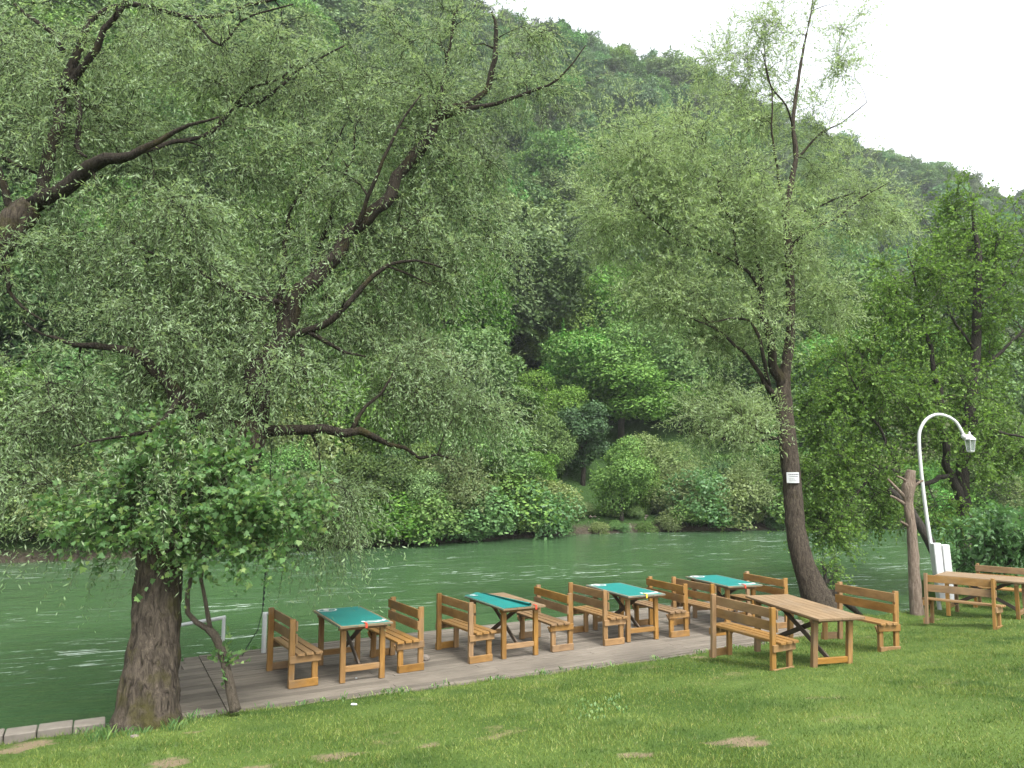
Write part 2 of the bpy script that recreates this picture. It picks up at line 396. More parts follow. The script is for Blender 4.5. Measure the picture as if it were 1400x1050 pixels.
tag(grid_mesh('lawn', lx, ly, land2, M['lawn'], patches), kind='structure')

# grass blades -------------------------------------------------------
def grass():
    N = 800000
    x = RNG.uniform(-7.5, 13.5, N); y = 5.2 + 12.5 * RNG.random(N) ** 1.25
    e = lerp_tab(x, EDGE)
    keep = (y < e + .05) & (np.abs(x) < y * .80 + 1.4)
    dens = 1 - .86 * patches(x, y)
    nzz = .5 + .5 * np.sin(x * 2.1 + 2 * np.sin(y * 1.3)) * np.sin(y * 2.7 + x * .8)
    keep &= RNG.random(N) < dens * (.65 + .35 * nzz)
    x, y, e, nzz = x[keep], y[keep], e[keep], nzz[keep]; n = len(x)
    z = land2(x, y) - .004
    near = np.clip(1 - (e - y) / .22, 0, 1)
    h = (.014 + .024 * RNG.random(n)) * (.75 + .55 * nzz) * (1 + 1.6 * near * RNG.random(n) ** 2)
    tall = RNG.random(n) < .012; h = np.where(tall, h * 1.8, h)
    w = .0042 + .0044 * RNG.random(n)
    a = RNG.uniform(0, 6.283, n); b = RNG.uniform(0, 6.283, n); lean = h * RNG.uniform(.2, 1.1, n)
    p = np.stack([x, y, z], -1); sd = np.stack([np.cos(a), np.sin(a), 0 * a], -1) * w[:, None] * .5
    tip = p + np.stack([np.cos(b) * lean, np.sin(b) * lean, h], -1)
    V = np.stack([p - sd, p + sd, tip], 1).reshape(-1, 3)
    r = RNG.random(n) ** 1.1
    return np_mesh('grass', V, 3, M['grass'], r)
tag(link('grass', grass()), 'short mown green grass covering the sloping lawn', 'grass', kind='stuff')
# clover and weeds at the deck edge
W1F = P(200, 985, 8.73)
def weeds():
    V = []
    for k in range(118):
        if k >= 70:
            a = RNG.uniform(3.3, 6.6); rr_ = RNG.uniform(.40, .68); x = W1F[0] + rr_ * math.cos(a); y = W1F[1] + rr_ * math.sin(a); nb = int(RNG.integers(3, 13))
            for i in range(nb):
                b = np.array([x, y, 0]) + np.append(RNG.normal(0, .04, 2), 0); b[2] = float(land(b[0], b[1])) - .01; a = RNG.uniform(0, 6.28); hh = RNG.uniform(.03, .12)
                d = np.array([math.cos(a), math.sin(a), 0]); sd = np.array([-d[1], d[0], 0]) * .0035
                V += [b - sd, b + sd, b + d * hh * .3 + sd * .6 + [0, 0, hh * .75], b + d * hh * .6 + [0, 0, hh]]
            continue
        if k < 50:
            x = RNG.uniform(-4.6, 4.8); y = lerp_tab(x, EDGE) - RNG.uniform(-.03, .12); nb = int(RNG.integers(4, 22))
        else:
            c = GL(RNG.uniform(790, 850), RNG.uniform(955, 985)); x, y = c[0], c[1]; nb = 10
        for i in range(nb):
            a = RNG.uniform(0, 6.28); hh = RNG.uniform(.03, .085 if k < 50 else .04); o = RNG.normal(0, .045, 2)
            b = np.array([x + o[0], y + o[1], float(land(x, y))]); d = np.array([math.cos(a), math.sin(a), 0])
            sd = np.array([-d[1], d[0], 0]) * RNG.uniform(.004, .012)
            m = b + d * hh * .35 + [0, 0, hh * .7]; tp = b + d * hh * .8 + [0, 0, hh]
            V += [b, m + sd, tp, m - sd]
    return np_mesh('weeds', np.array(V), 4, M['maple_leaf'])
tag(link('weeds', weeds()), 'low leafy weeds growing along the grassy edge of the deck', 'weeds', kind='stuff')

# ------------------------------------------------------------------ deck
EA = R(29.0); E = np.array([math.cos(EA), math.sin(EA)]); Nn = np.array([-E[1], E[0]])
dk = thing('wooden_deck', (0, 0, 0), 0, 'weathered grey plank deck between the lawn and the river', 'deck')
A0 = G(222, 985)[:2]; B0 = G(251, 905)[:2]; S0 = G(303, 957)[:2]; S1 = G(277, 907)[:2]
def en(p): return float(np.dot(p, E)), float(np.dot(p, Nn))
a_e, a_n = en(A0); b_e, b_n = en(B0); s_e, s_n = en(S0); s1_e, s1_n = en(S1)
f_n = 0.5 * (en(G(602, 861)[:2])[1] + en(G(754, 844.5)[:2])[1])
print('deck', a_e, a_n, b_e, b_n, 'seam', s_e, s_n, s1_e, s1_n, 'far', f_n, en(G(602, 861)[:2]), en(G(754, 844.5)[:2]), 'grass', en((2.2, 11.75)), en((5.3, 13.5)))
near_n = min(a_n, en((2.2, 11.75))[1], en((5.3, 13.5))[1]) - .45
end_e = en((5.6, 13.5))[0] + .5
def W2(e, n, z=0.0): return np.array([E[0] * e + Nn[0] * n, E[1] * e + Nn[1] * n, z])
mb = MB(); n = near_n; pw = .128; k = 0
def left_edge(nn): return a_e + (b_e - a_e) * (nn - a_n) / (b_n - a_n)
def seam(nn): return s_e + (s1_e - s_e) * (nn - s_n) / (s1_n - s_n)
while n + pw < f_n + .02:
    c = n + pw / 2; e0 = seam(c) + .006; gap = RNG.uniform(.007, .012) if RNG.random() < .65 else RNG.uniform(.017, .028)
    cuts = [e0] + [e0 + q + RNG.uniform(-.15, .15) for q in ((3.55, 6.9) if k % 2 else (2.1, 5.4))] + [end_e + RNG.uniform(-.01, .02)]
    for i in range(len(cuts) - 1):
        dz = RNG.uniform(-.0025, .0025)
        mb.beam(W2(cuts[i], c, -.016 + dz), W2(cuts[i + 1] - .004, c, -.016 + dz), pw - gap, .03, bev=.003)
    n += pw; k += 1
mb.build('decking', M['deck'], dk)
mb = MB(); n = near_n + .07; pw = .19
while n + pw < f_n + .02:
    c = n + pw / 2; l = left_edge(c)
    mb.beam(W2(l + RNG.uniform(-.03, .03), c, -.02 + RNG.uniform(-.004, .004)), W2(seam(c) - .006, c, -.018), pw - .016, .03, bev=.003); n += pw
mb.build('end_boards', M['deck'], dk)
mb = MB(); mb.beam(W2(b_e + .05, f_n - .04, -.115), W2(end_e - .02, f_n - .04, -.115), .07, .16); mb.build('edge_beam', M['deck'], dk)
mb = MB(); mb.beam(W2(b_e + .02, f_n - .05, -.13), W2(left_edge(near_n + .3) + .05, near_n + .3, -.13), .07, .16); mb.build('edge_beam', M['deck'], dk)
for q in range(6):
    mb = MB(); e = b_e + .3 + q * 1.7; mb.beam(W2(e, f_n - .13, -1.6), W2(e, f_n - .13, -.036), .11, .11, up=(E[0], E[1], 0)); mb.build('support_post', M['brace'], dk)

# stone kerb along the water at the lower left
kb = MB(); p0 = np.array([-12.0, lerp_tab(-12.0, EDGE)]); p1 = G(140, 985)[:2] + np.array([.0, .03]); L = np.linalg.norm(p1 - p0); d = (p1 - p0) / L; s = L
while s > 0:
    l = RNG.uniform(.16, .34); s0 = max(0, s - l)
    a = p0 + d * s0; b = p0 + d * (s - .012); z = -.035 + RNG.uniform(-.008, .008)
    kb.beam((a[0], a[1] + .06, z - .17), (b[0], b[1] + .06, z - .17), .25, .40, bev=.012); s = s0
tag(kb.build('kerb', M['concrete']), kind='structure')

# ------------------------------------------------------------------ benches and tables
def make_bench():
    r = thing('wooden_bench'); fx = .51; m = M['bench']
    s = MB()
    for i, y in enumerate((.11, .225, .345)): s.beam((-fx - .09, y, .415), (fx + .09, y, .415), .098, .032)
    s.build('seat', m, r)
    for z in (.765, .605):
        s = MB(); s.beam((-fx - .035, .062, z), (fx + .035, .062, z), .026, .122); s.build('backrest_board', m, r)
    for sx in (-1, 1):
        x = sx * fx
        s = MB(); s.beam((x, .01, 0.0), (x, .01, .855), .046, .076, up=(0, 1, 0)); s.build('back_post', m, r)
        s = MB(); s.beam((x, .315, 0.0), (x, .315, .398), .046, .076, up=(0, 1, 0)); s.build('front_leg', m, r)
        s = MB(); s.beam((x + sx * .0355, -.028, .352), (x + sx * .0355, .385, .352), .024, .09); s.build('seat_rail', m, r)
        s = MB(); s.beam((x + sx * .0355, -.028, .05), (x + sx * .0355, .353, .05), .024, .10); s.build('foot_rail', m, r)
        s = MB(); s.prism([(x - .012, .356, .30), (x + .012, .356, .30), (x + .012, .40, .397), (x - .012, .40, .397)], .0) if False else s.beam((x, .358, .29), (x, .40, .38), .03, .03); s.build('bracket', m, r)
    return r
def make_table(top_mat, L=1.40, Wd=.72):
    r = thing('wooden_table'); m = M['bench']
    s = MB(); nb = 6; w = Wd / nb
    for i in range(nb): s.beam((-L / 2 + RNG.uniform(-.004, .004), -Wd / 2 + w * (i + .5), .735), (L / 2, -Wd / 2 + w * (i + .5), .735), w - .003, .03, bev=.003)
    s.build('tabletop', top_mat, r)
    lx, ly = .535, .27
    for sx in (-1, 1):
        s = MB(); s.beam((sx * lx, -Wd / 2 + .03, .692), (sx * lx, Wd / 2 - .03, .692), .05, .052); s.build('cross_bar', m, r)
        s = MB(); s.beam((sx * lx, -ly + .037, .17), (sx * lx, ly - .037, .17), .04, .075); s.build('stretcher', m, r)
        for sy in (-1, 1):
            s = MB(); s.beam((sx * lx, sy * ly, 0), (sx * lx, sy * ly, .666), .056, .072, up=(0, 1, 0)); s.build('leg', m, r)
    for sg in (-1, 1):
        s = MB(); s.beam((-sg * (lx - .02), sg * .035, .19), (sg * (lx - .09), sg * .035, .70), .026, .062); s.build('brace', M['brace'], r)
    for sy in (-1, 1):
        s = MB(); s.beam((-lx + .03, sy * ly * .98, .70), (lx - .03, sy * ly * .98, .70), .025, .036); s.build('side_rail', m, r)
    return r
def ellipse(cx, cy, rx, ry, n=28): return [(cx + rx * math.cos(6.2832 * i / n), cy + ry * math.sin(6.2832 * i / n)) for i in range(n)]
def ring_shape(mb, cx, cy, rx, ry, w, z, a0=0, a1=360, n=32):
    o = []; i_ = []
    for k in range(n + 1):
        a = R(a0 + (a1 - a0) * k / n); o.append((cx + rx * math.cos(a), cy + ry * math.sin(a), z)); i_.append((cx + (rx - w) * math.cos(a), cy + (ry - w) * math.sin(a), z))
    mb.sheet([np.array(o), np.array(i_)])
def emblems(root, z, swoosh=True, far_sx=1):
    # oval badge near the far corner, swoosh mark near the near edge (table x runs towards the river)
    s = MB(); ring_shape(s, .545, .19, .125, .14, .024, z + .003)
    s.poly([(x, y, z + .003) for x, y in ellipse(.56, .20, .07, .045, 20)])
    s.poly([(.505, .11, z + .003), (.525, .11, z + .003), (.61, .285, z + .003), (.59, .285, z + .003)])
    s.build('emblem', M['print'], root)
    if swoosh:
        s = MB(); ring_shape(s, -.545, -.14, .10, .17, .045, z + .003, 60, 300)
        s.poly([(-.62, -.20, z + .003), (-.595, -.20, z + .003), (-.51, -.06, z + .003), (-.535, -.06, z + .003)])
        s.poly([(-.64, -.26, z + .003), (-.61, -.26, z + .003), (-.53, -.20, z + .003), (-.55, -.18, z + .003)])
        s.build('emblem', M['print'], root)
def make_cloth(L=1.40, Wd=.72):
    r = thing('tablecloth'); s = MB(); rows = []
    nx, ny = 30, 16; h = .7505
    for i in range(nx + 1):
        row = []
        for j in range(ny + 1):
            u, v = i / nx * 2 - 1, j / ny * 2 - 1
            x, y = u * (L / 2 + .004), v * (Wd / 2 + .004)
            z = h + .0045 + .0015 * math.sin(7 * u + 3 * v) * math.sin(5 * v + 1)
            if i in (0, nx) or j in (0, ny): z = h - .012
            row.append((x, y, z))
        rows.append(np.array(row))
    rows = [np.array([(p[0], p[1], p[2]) for p in q]) for q in rows]
    s.sheet(rows); s.build('sheet', M['cloth'], r); emblems(r, h + .006)
    return r
def make_rolled_cloth(L=1.40, Wd=.72):
    r = thing('tablecloth'); s = MB(); rows = []; nx = 30; h = .7545
    for i in range(nx + 1):
        u = i / nx; x = (u * 2 - 1) * L / 2
        # +y side is the outer edge of the table; the loose edge curls up towards -y
        ye = -.09 + .15 * u; row = []
        for j in range(13):
            y = Wd / 2 + .004 + (ye - Wd / 2) * j / 12; z = h + .002 + .03 * math.exp(-((j - 9) / 3.2) ** 2) * u ** 1.5
            if j == 0: z = h - .014
            row.append((x, y, z))
        rr = .024 - .012 * u
        for q in range(1, 11):
            a = q / 10 * R(240 - 60 * u); row.append((x, ye - rr * math.sin(a), h + .002 + rr * (1 - math.cos(a))))
        rows.append(np.array(row))
    s.sheet(rows); o = s.build('sheet', M['cloth'], r, True)
    s = MB(); ring_shape(s, .56, .25, .07, .07, .02, h + .014); s.poly([(x, y, h + .014) for x, y in ellipse(.56, .25, .03, .03, 14)]); s.build('emblem', M['print'], r)
    return r
def strap(root, mat, y, x=-.70):
    s = MB(); s.beam((x - .008, y, .70), (x - .008, y, .762), .028, .006, up=(1, 0, 0)); s.beam((x - .011, y, .764), (x + .09, y, .764), .026, .004); s.build('strap', mat, root)
ANG = {}
def put(o, p, yaw, roll=(0, 0)):
    o.location = (float(p[0]), float(p[1]), float(p[2])); o.rotation_mode = 'XYZ'
    o.rotation_euler = (roll[0], roll[1], yaw)
bench0 = make_bench(); used = [False]
def bench(near, far, side, label, group, z=None, roll=(0, 0), lean=0.0):
    """near / far: photo positions of the back posts' feet; side 'a' faces right, 'b' faces left"""
    q0 = G(*near, z) if z is not None else GL(*near); q1 = G(*far, z) if z is not None else GL(*far)
    u = (q1 - q0)[:2]; ang = math.atan2(u[1], u[0]); c = (q0 + q1) / 2
    if z is None: c[2] = float(land2(c[0], c[1])) - .004
    print('bench', side, c.round(2), 'len', round(float(np.linalg.norm(u)), 2), 'ang', round(math.degrees(ang), 1))
    o = bench0 if not used[0] else copy_tree(bench0); used[0] = True
    put(o, c, ang + (math.pi if side == 'a' else 0), roll); tag(o, label, 'bench', group); return o
def bench_at(c, ang, side, label, group, roll=(0, 0)):
    o = copy_tree(bench0); put(o, c, ang + (math.pi if side == 'a' else 0), roll); tag(o, label, 'bench', group); return o
GB = 'wooden benches by the river'
D = R(120)
Z0 = .0035
def from_near(px, py, ang, z=Z0, half=.51):
    q = G(px, py, z); return np.array([q[0] + math.cos(ang) * half, q[1] + math.sin(ang) * half, z])
BN = [
 ((396.3, 940.9), R(122), 'a', 'wooden bench at the left end of the deck with its back to the white post'),
 ((575.5, 915.4), R(121), 'b', 'wooden bench facing the leftmost green table, a stone lying behind its foot'),
 ((642.4, 906.9), R(122), 'a', 'wooden bench on the deck facing the table whose green cloth is rolled back'),
 ((780.3, 887.9), R(117), 'b', 'wooden bench right of the table with the rolled back cloth, facing left'),
 ((827.0, 882.5), R(118), 'a', 'wooden bench facing right to the green table with a yellow strap'),
 ((939.0, 868.9), R(115), 'b', 'wooden bench facing left to the green table with a yellow strap'),
]
for near, ang, sd, lab in BN: 
    c = from_near(*near, ang); 
    if not used[0]:
        put(bench0, c, ang + (math.pi if sd == 'a' else 0)); tag(bench0, lab, 'bench', GB); used[0] = True
    else: bench_at(c, ang, sd, lab, GB)
def from_top(px, py, ang, z=.85, half=.51):
    q = G(px, py, z); return np.array([q[0] + math.cos(ang) * half, q[1] + math.sin(ang) * half, Z0])
bench_at(from_top(972.8, 799.1, R(117)), R(117), 'a', 'wooden bench facing right to the rightmost green table on the deck', GB)
c = from_top(1074, 791, R(113)); bench_at(c, R(113), 'b', 'wooden bench beyond the rightmost green table, in front of the leaning river willow', GB)
def lawn_bench(px, py, ang, side, label, roll=(0, 0), half=.51):
    q = GL(px, py); c = np.array([q[0] + math.cos(ang) * half, q[1] + math.sin(ang) * half, 0]); c[2] = float(land2(c[0], c[1]))
    print('lawn bench', c.round(2)); return bench_at(c, ang, side, label, GB, roll)
lawn_bench(1056, 917, R(121), 'a', 'wooden bench on the grass in the foreground, its back turned to the deck', (R(0), R(2)))
lawn_bench(1226, 887.5, R(113), 'b', 'wooden bench on the grass between the bare plank table and the willow trunk', (R(3), R(0)))
lawn_bench(1360, 860, R(136), 'a', 'wooden bench on the grass in front of the white lamp post, back to the viewer', (R(-5), R(0)))
bench_at((9.97, 15.95, float(land2(9.97, 15.95))), R(136), 'b', 'wooden bench behind the rightmost bare table, cut by the edge of the photo', GB)

GT = 'wooden tables by the river'
table0 = make_table(M['top']); tused = [False]
def table(center, ang, label, roll=(0, 0), scale=1.0):
    o = table0 if not tused[0] else copy_tree(table0); tused[0] = True
    put(o, center, ang, roll); tag(o, label, 'table', GT)
    if scale != 1.0: o.scale = (scale, scale, 1)
    return o
def tcenter(B, Rr, L_, T=None, z=.755):
    b, r_, l = G(*B, z), G(*Rr, z), G(*L_, z); u = (l - b)[:2]; w = (r_ - b)[:2]; ang = math.atan2(u[1], u[0])
    c = b[:2] + u / 2 + w / 2; print('table', c.round(2), np.linalg.norm(u).round(2), np.linalg.norm(w).round(2), round(math.degrees(ang), 1))
    return c, ang
cl0 = make_cloth(); cl2 = make_rolled_cloth()
GC = 'green tablecloths on the deck tables'
specs = [((468, 858), (534, 848.5), (430, 835), 'wooden trestle table under a green cloth at the left end of the deck', 'red'),
         ((691.3, 834), (745.6, 826.5), (635, 814.6), 'wooden trestle table half bared by its rolled back green cloth', 'red'),
         ((866.9, 817.4), (911.2, 811.9), (799.9, 799.2), 'wooden trestle table under a green cloth held by a yellow strap', 'yellow'),
         ((1005.4, 804.5), (1045.3, 799.3), (934.7, 787.8), 'wooden trestle table under a green cloth at the right end of the deck', 'red')]
clab = ['flat green tablecloth with white marks on the leftmost deck table', 'green tablecloth rolled back along one side on the second deck table',
        'flat green tablecloth with white marks and a yellow strap', 'flat green tablecloth on the deck table nearest the leaning willow']
for i, (B, Rr, L_, lab, st) in enumerate(specs):
    c, ang = tcenter(B, Rr, L_); table((c[0], c[1], Z0), ang, lab)
    o = cl2 if i == 1 else (cl0 if i == 0 else copy_tree(cl0))
    put(o, (c[0], c[1], Z0), ang); tag(o, clab[i], 'tablecloth', GC)
for i, (o, st) in enumerate([(q, None) for q in bpy.data.objects if q.get('category') == 'tablecloth']):
    lab = o['label']; strap(o, M['yellow'] if 'yellow' in lab else M['red'], .01 if 'second' not in lab else -.19)
c, ang = tcenter((1119.8, 837), (1172.6, 828), (1018, 813), z=.99)
zt = float(land2(c[0], c[1]))
t5 = table((c[0], c[1], zt - .01), ang, 'bare plank table standing on the grass at the right of the deck', (R(1.5), R(-3)), 1.06)
c6 = (8.87, 14.88); table((c6[0], c6[1], float(land2(*c6)) - .01), R(136), 'bare plank table in front of the white lamp post, cut by the photo edge', (0, 0), 1.06)

# ------------------------------------------------------------------ small things
def blob(name, p, r, sc, mat, label, cat, seed=0):
    import bmesh
    bm = bmesh.new(); bmesh.ops.create_icosphere(bm, subdivisions=2, radius=r)
    for v in bm.verts:
        n_ = mnoise.noise(v.co / r * 1.3 + Vector((seed, seed * 2, 0))); v.co *= 1 + .35 * n_; v.co = Vector((v.co.x * sc[0], v.co.y * sc[1], v.co.z * sc[2]))
    me = bpy.data.meshes.new(name); bm.to_mesh(me); bm.free(); me.materials.append(mat); o = link(name, me)
    o.location = (p[0], p[1], p[2] + r * sc[2] * .8); tag(o, label, cat); return o
blob('stone', G(581, 903), .062, (1.3, .8, .75), M['stone'], 'grey brown stone on the deck behind a bench foot', 'stone', 3)
blob('paper_scrap', G(487, 928), .016, (1, 1, .7), M['white'], 'tiny white scrap on the deck in front of the leftmost table', 'litter', 5)
blob('paper_scrap', GL(484, 964), .025, (1.6, .9, .5), M['white'], 'white paper scrap on the grass at the deck edge', 'litter', 6)
blob('pebble', GL(184, 1009), .03, (1.5, 1, .6), M['stone'], 'pale pebble in the grass below the big willow trunk', 'stone', 8)
# white pipe rail and post on the river side of the deck
pr = thing('pipe_handrail', (0, 0, 0), 0, 'white painted pipe handrail between the willow trunk and the sapling', 'handrail')
q = G(304, 899); top = np.array([q[0], q[1], .585]); lf = P(212, 861, q[1] + .1)
s = MB(); s.tube([(q[0], q[1] + .02, -1.1), (q[0], q[1], .3), (top[0], top[1], top[2] - .03), top], [.026] * 4, 12); s.build('post', M['white'], pr, True)
s = MB(); s.tube([top + [.02, 0, 0], (top + lf) / 2, lf], [.027] * 3, 12); s.build('rail', M['white'], pr, True)
s = MB(); s.tube([(lf[0], lf[1], lf[2]), (lf[0], lf[1], -1.1)], [.026] * 2, 12); s.build('post', M['white'], pr, True)
q = G(363, 893); pp = thing('white_post', (q[0] - .045, q[1] + .05, 0), 0, 'short white post at the deck edge behind the leftmost bench', 'post')
s = MB(); s.tube([(0, 0, -1.0), (0, 0, .55), (0, 0, .6)], [.036, .036, .036], 12); s.build('upright', M['white'], pp, True)
s = MB(); s.tube([(0, 0, .58), (.16, .02, .58)], [.024, .024], 10); s.build('rail_stub', M['white'], pp, True)
# cord hanging from the willow down to the deck
cd = thing('hanging_cord', (0, 0, 0), 0, 'thin dark cord with knots hanging from the willow to the deck edge', 'cord')
pts = [P(x, y, d) for x, y, d in [(372, 600, 10.6), (368, 680, 10.8), (365, 760, 11.1), (361, 800, 11.3), (359, 835, 11.4), (352, 862, 11.5), (338, 884, 11.6), (331, 897, 11.7)]]
s = MB(); s.tube(pts, [.006] * len(pts), 6); s.build('cord', M['rope'], cd)
s = MB()
for k in range(1, 9):
    a = pts[2] + (pts[4] - pts[2]) * k / 9; s.tube([a - [0, 0, .03], a, a + [.004, 0, .03]], [.006, .017, .006], 6)
s.build('knots', M['rope'], cd)

# lamp post ---------------------------------------------------------
LB = np.array([8.78, 15.92, 0.0]); LB[2] = float(lawn_z(LB[0], 15.0)) - .08
lp = thing('lamp_post', LB, 0, 'white lamp post with a curved neck and hanging lantern, leaning slightly', 'street lamp')
def L_(px, py): return P(px, py, LB[1]) - LB
arc = [(1285, 836), (1277, 775), (1266, 700), (1260, 650), (1256.5, 605), (1258, 588), (1266, 574), (1279, 567), (1293, 568.5), (1306, 576), (1314, 588), (1318, 597)]
pa = [L_(*q) for q in arc]
def catmull(pts, step):
    pts = [np.array(p, float) for p in pts]; out = []
    for i in range(len(pts) - 1):
        p0, p1, p2, p3 = pts[max(i - 1, 0)], pts[i], pts[i + 1], pts[min(i + 2, len(pts) - 1)]
        n = max(1, int(np.linalg.norm((p2 - p1)[:3]) / step))
        for k in range(n):
            t = k / n; out.append(.5 * (2 * p1 + (p2 - p0) * t + (2 * p0 - 5 * p1 + 4 * p2 - p3) * t * t + (3 * p1 - p0 - 3 * p2 + p3) * t ** 3))
    out.append(pts[-1]); return out
pa = catmull(pa, .05)
s = MB(); s.tube(pa, np.linspace(.042, .03, len(pa)), 14); s.build('pole', M['white'], lp, True)
a, b = L_(1272, 742), L_(1284, 820)
for dx, hh, nm in ((-.0, 0, 'cover_box'), (.17, -.03, 'cover_box')):
    s = MB(); s.beam((b[0] + dx, b[1] - .09, b[2]), (a[0] + dx + .05, a[1] - .09, a[2] + hh), .15, .16, up=(0, 1, 0), bev=.012); s.build(nm, M['white'], lp)
s = MB(); s.beam((b[0] + .085, b[1] - .05, b[2]), (a[0] + .135, a[1] - .05, a[2] - .05), .06, .1, up=(0, 1, 0)); s.build('cover_strip', M['white'], lp)
tip = L_(1326, 599)
s = MB(); s.tube([pa[-1] + [-.02, 0, .05], pa[-1], pa[-1] + [.02, 0, -.05]], [.04, .055, .03], 12); s.tube([pa[-1], tip + [-.02, 0, .07], tip + [0, 0, .05]], [.018, .018, .018], 8); s.build('neck_joint', M['white'], lp, True)
lt = bpy.data.objects.new('lantern', None); COL.objects.link(lt); lt.parent = lp; lt.location = tip
s = MB()
def hexring(r, z, n=6): return np.array([(r * math.cos(6.2832 * i / n), r * math.sin(6.2832 * i / n), z) for i in range(n)])
s.quadgrid([hexring(.02, .095), hexring(.03, .07), hexring(.125, -.02), hexring(.125, -.04)]); s.tube([(0, 0, .08), (0, 0, .115), (0, 0, .14)], [.012, .02, .004], 8); s.build('roof', M['white'], lt)
s = MB(); s.quadgrid([hexring(.098, -.041), hexring(.07, -.255)]); s.build('glass', M['glass'], lt)
s = MB()
for i in range(6):
    a0 = 6.2832 * i / 6; s.beam((.104 * math.cos(a0), .104 * math.sin(a0), -.04), (.075 * math.cos(a0), .075 * math.sin(a0), -.26), .014, .014)
s.quadgrid([hexring(.082, -.256), hexring(.08, -.275), hexring(.03, -.30)]); s.build('cage', M['white'], lt)

# ------------------------------------------------------------------ trees
def quads_from(p, d, nrm, L, W, wpos=.42):
    sd = np.cross(d, nrm); sd /= np.linalg.norm(sd, axis=1, keepdims=True) + 1e-9
    m = p + d * (L * wpos)[:, None]; w = sd * (W * .5)[:, None]
    return np.stack([p, m + w, p + d * L[:, None], m - w], 1).reshape(-1, 3)
MAPLE = [(0, 0), (.30, -.02), (.56, .16), (.34, .26), (.50, .58), (.22, .52), (0, 1.0), (-.22, .52), (-.50, .58), (-.34, .26), (-.56, .16), (-.30, -.02)]
def shaped(p, d, nrm, L, shape):
    sd = np.cross(d, nrm); sd /= np.linalg.norm(sd, axis=1, keepdims=True) + 1e-9
    return np.stack([p + sd * (a * L)[:, None] + d * (b * L)[:, None] for a, b in shape], 1).reshape(-1, 3)
OVAL = [(0, 0), (.34, .22), (.42, .55), (.2, .9), (0, 1), (-.2, .9), (-.42, .55), (-.34, .22)]
def unit(a): return a / (np.linalg.norm(a, axis=-1, keepdims=True) + 1e-9)

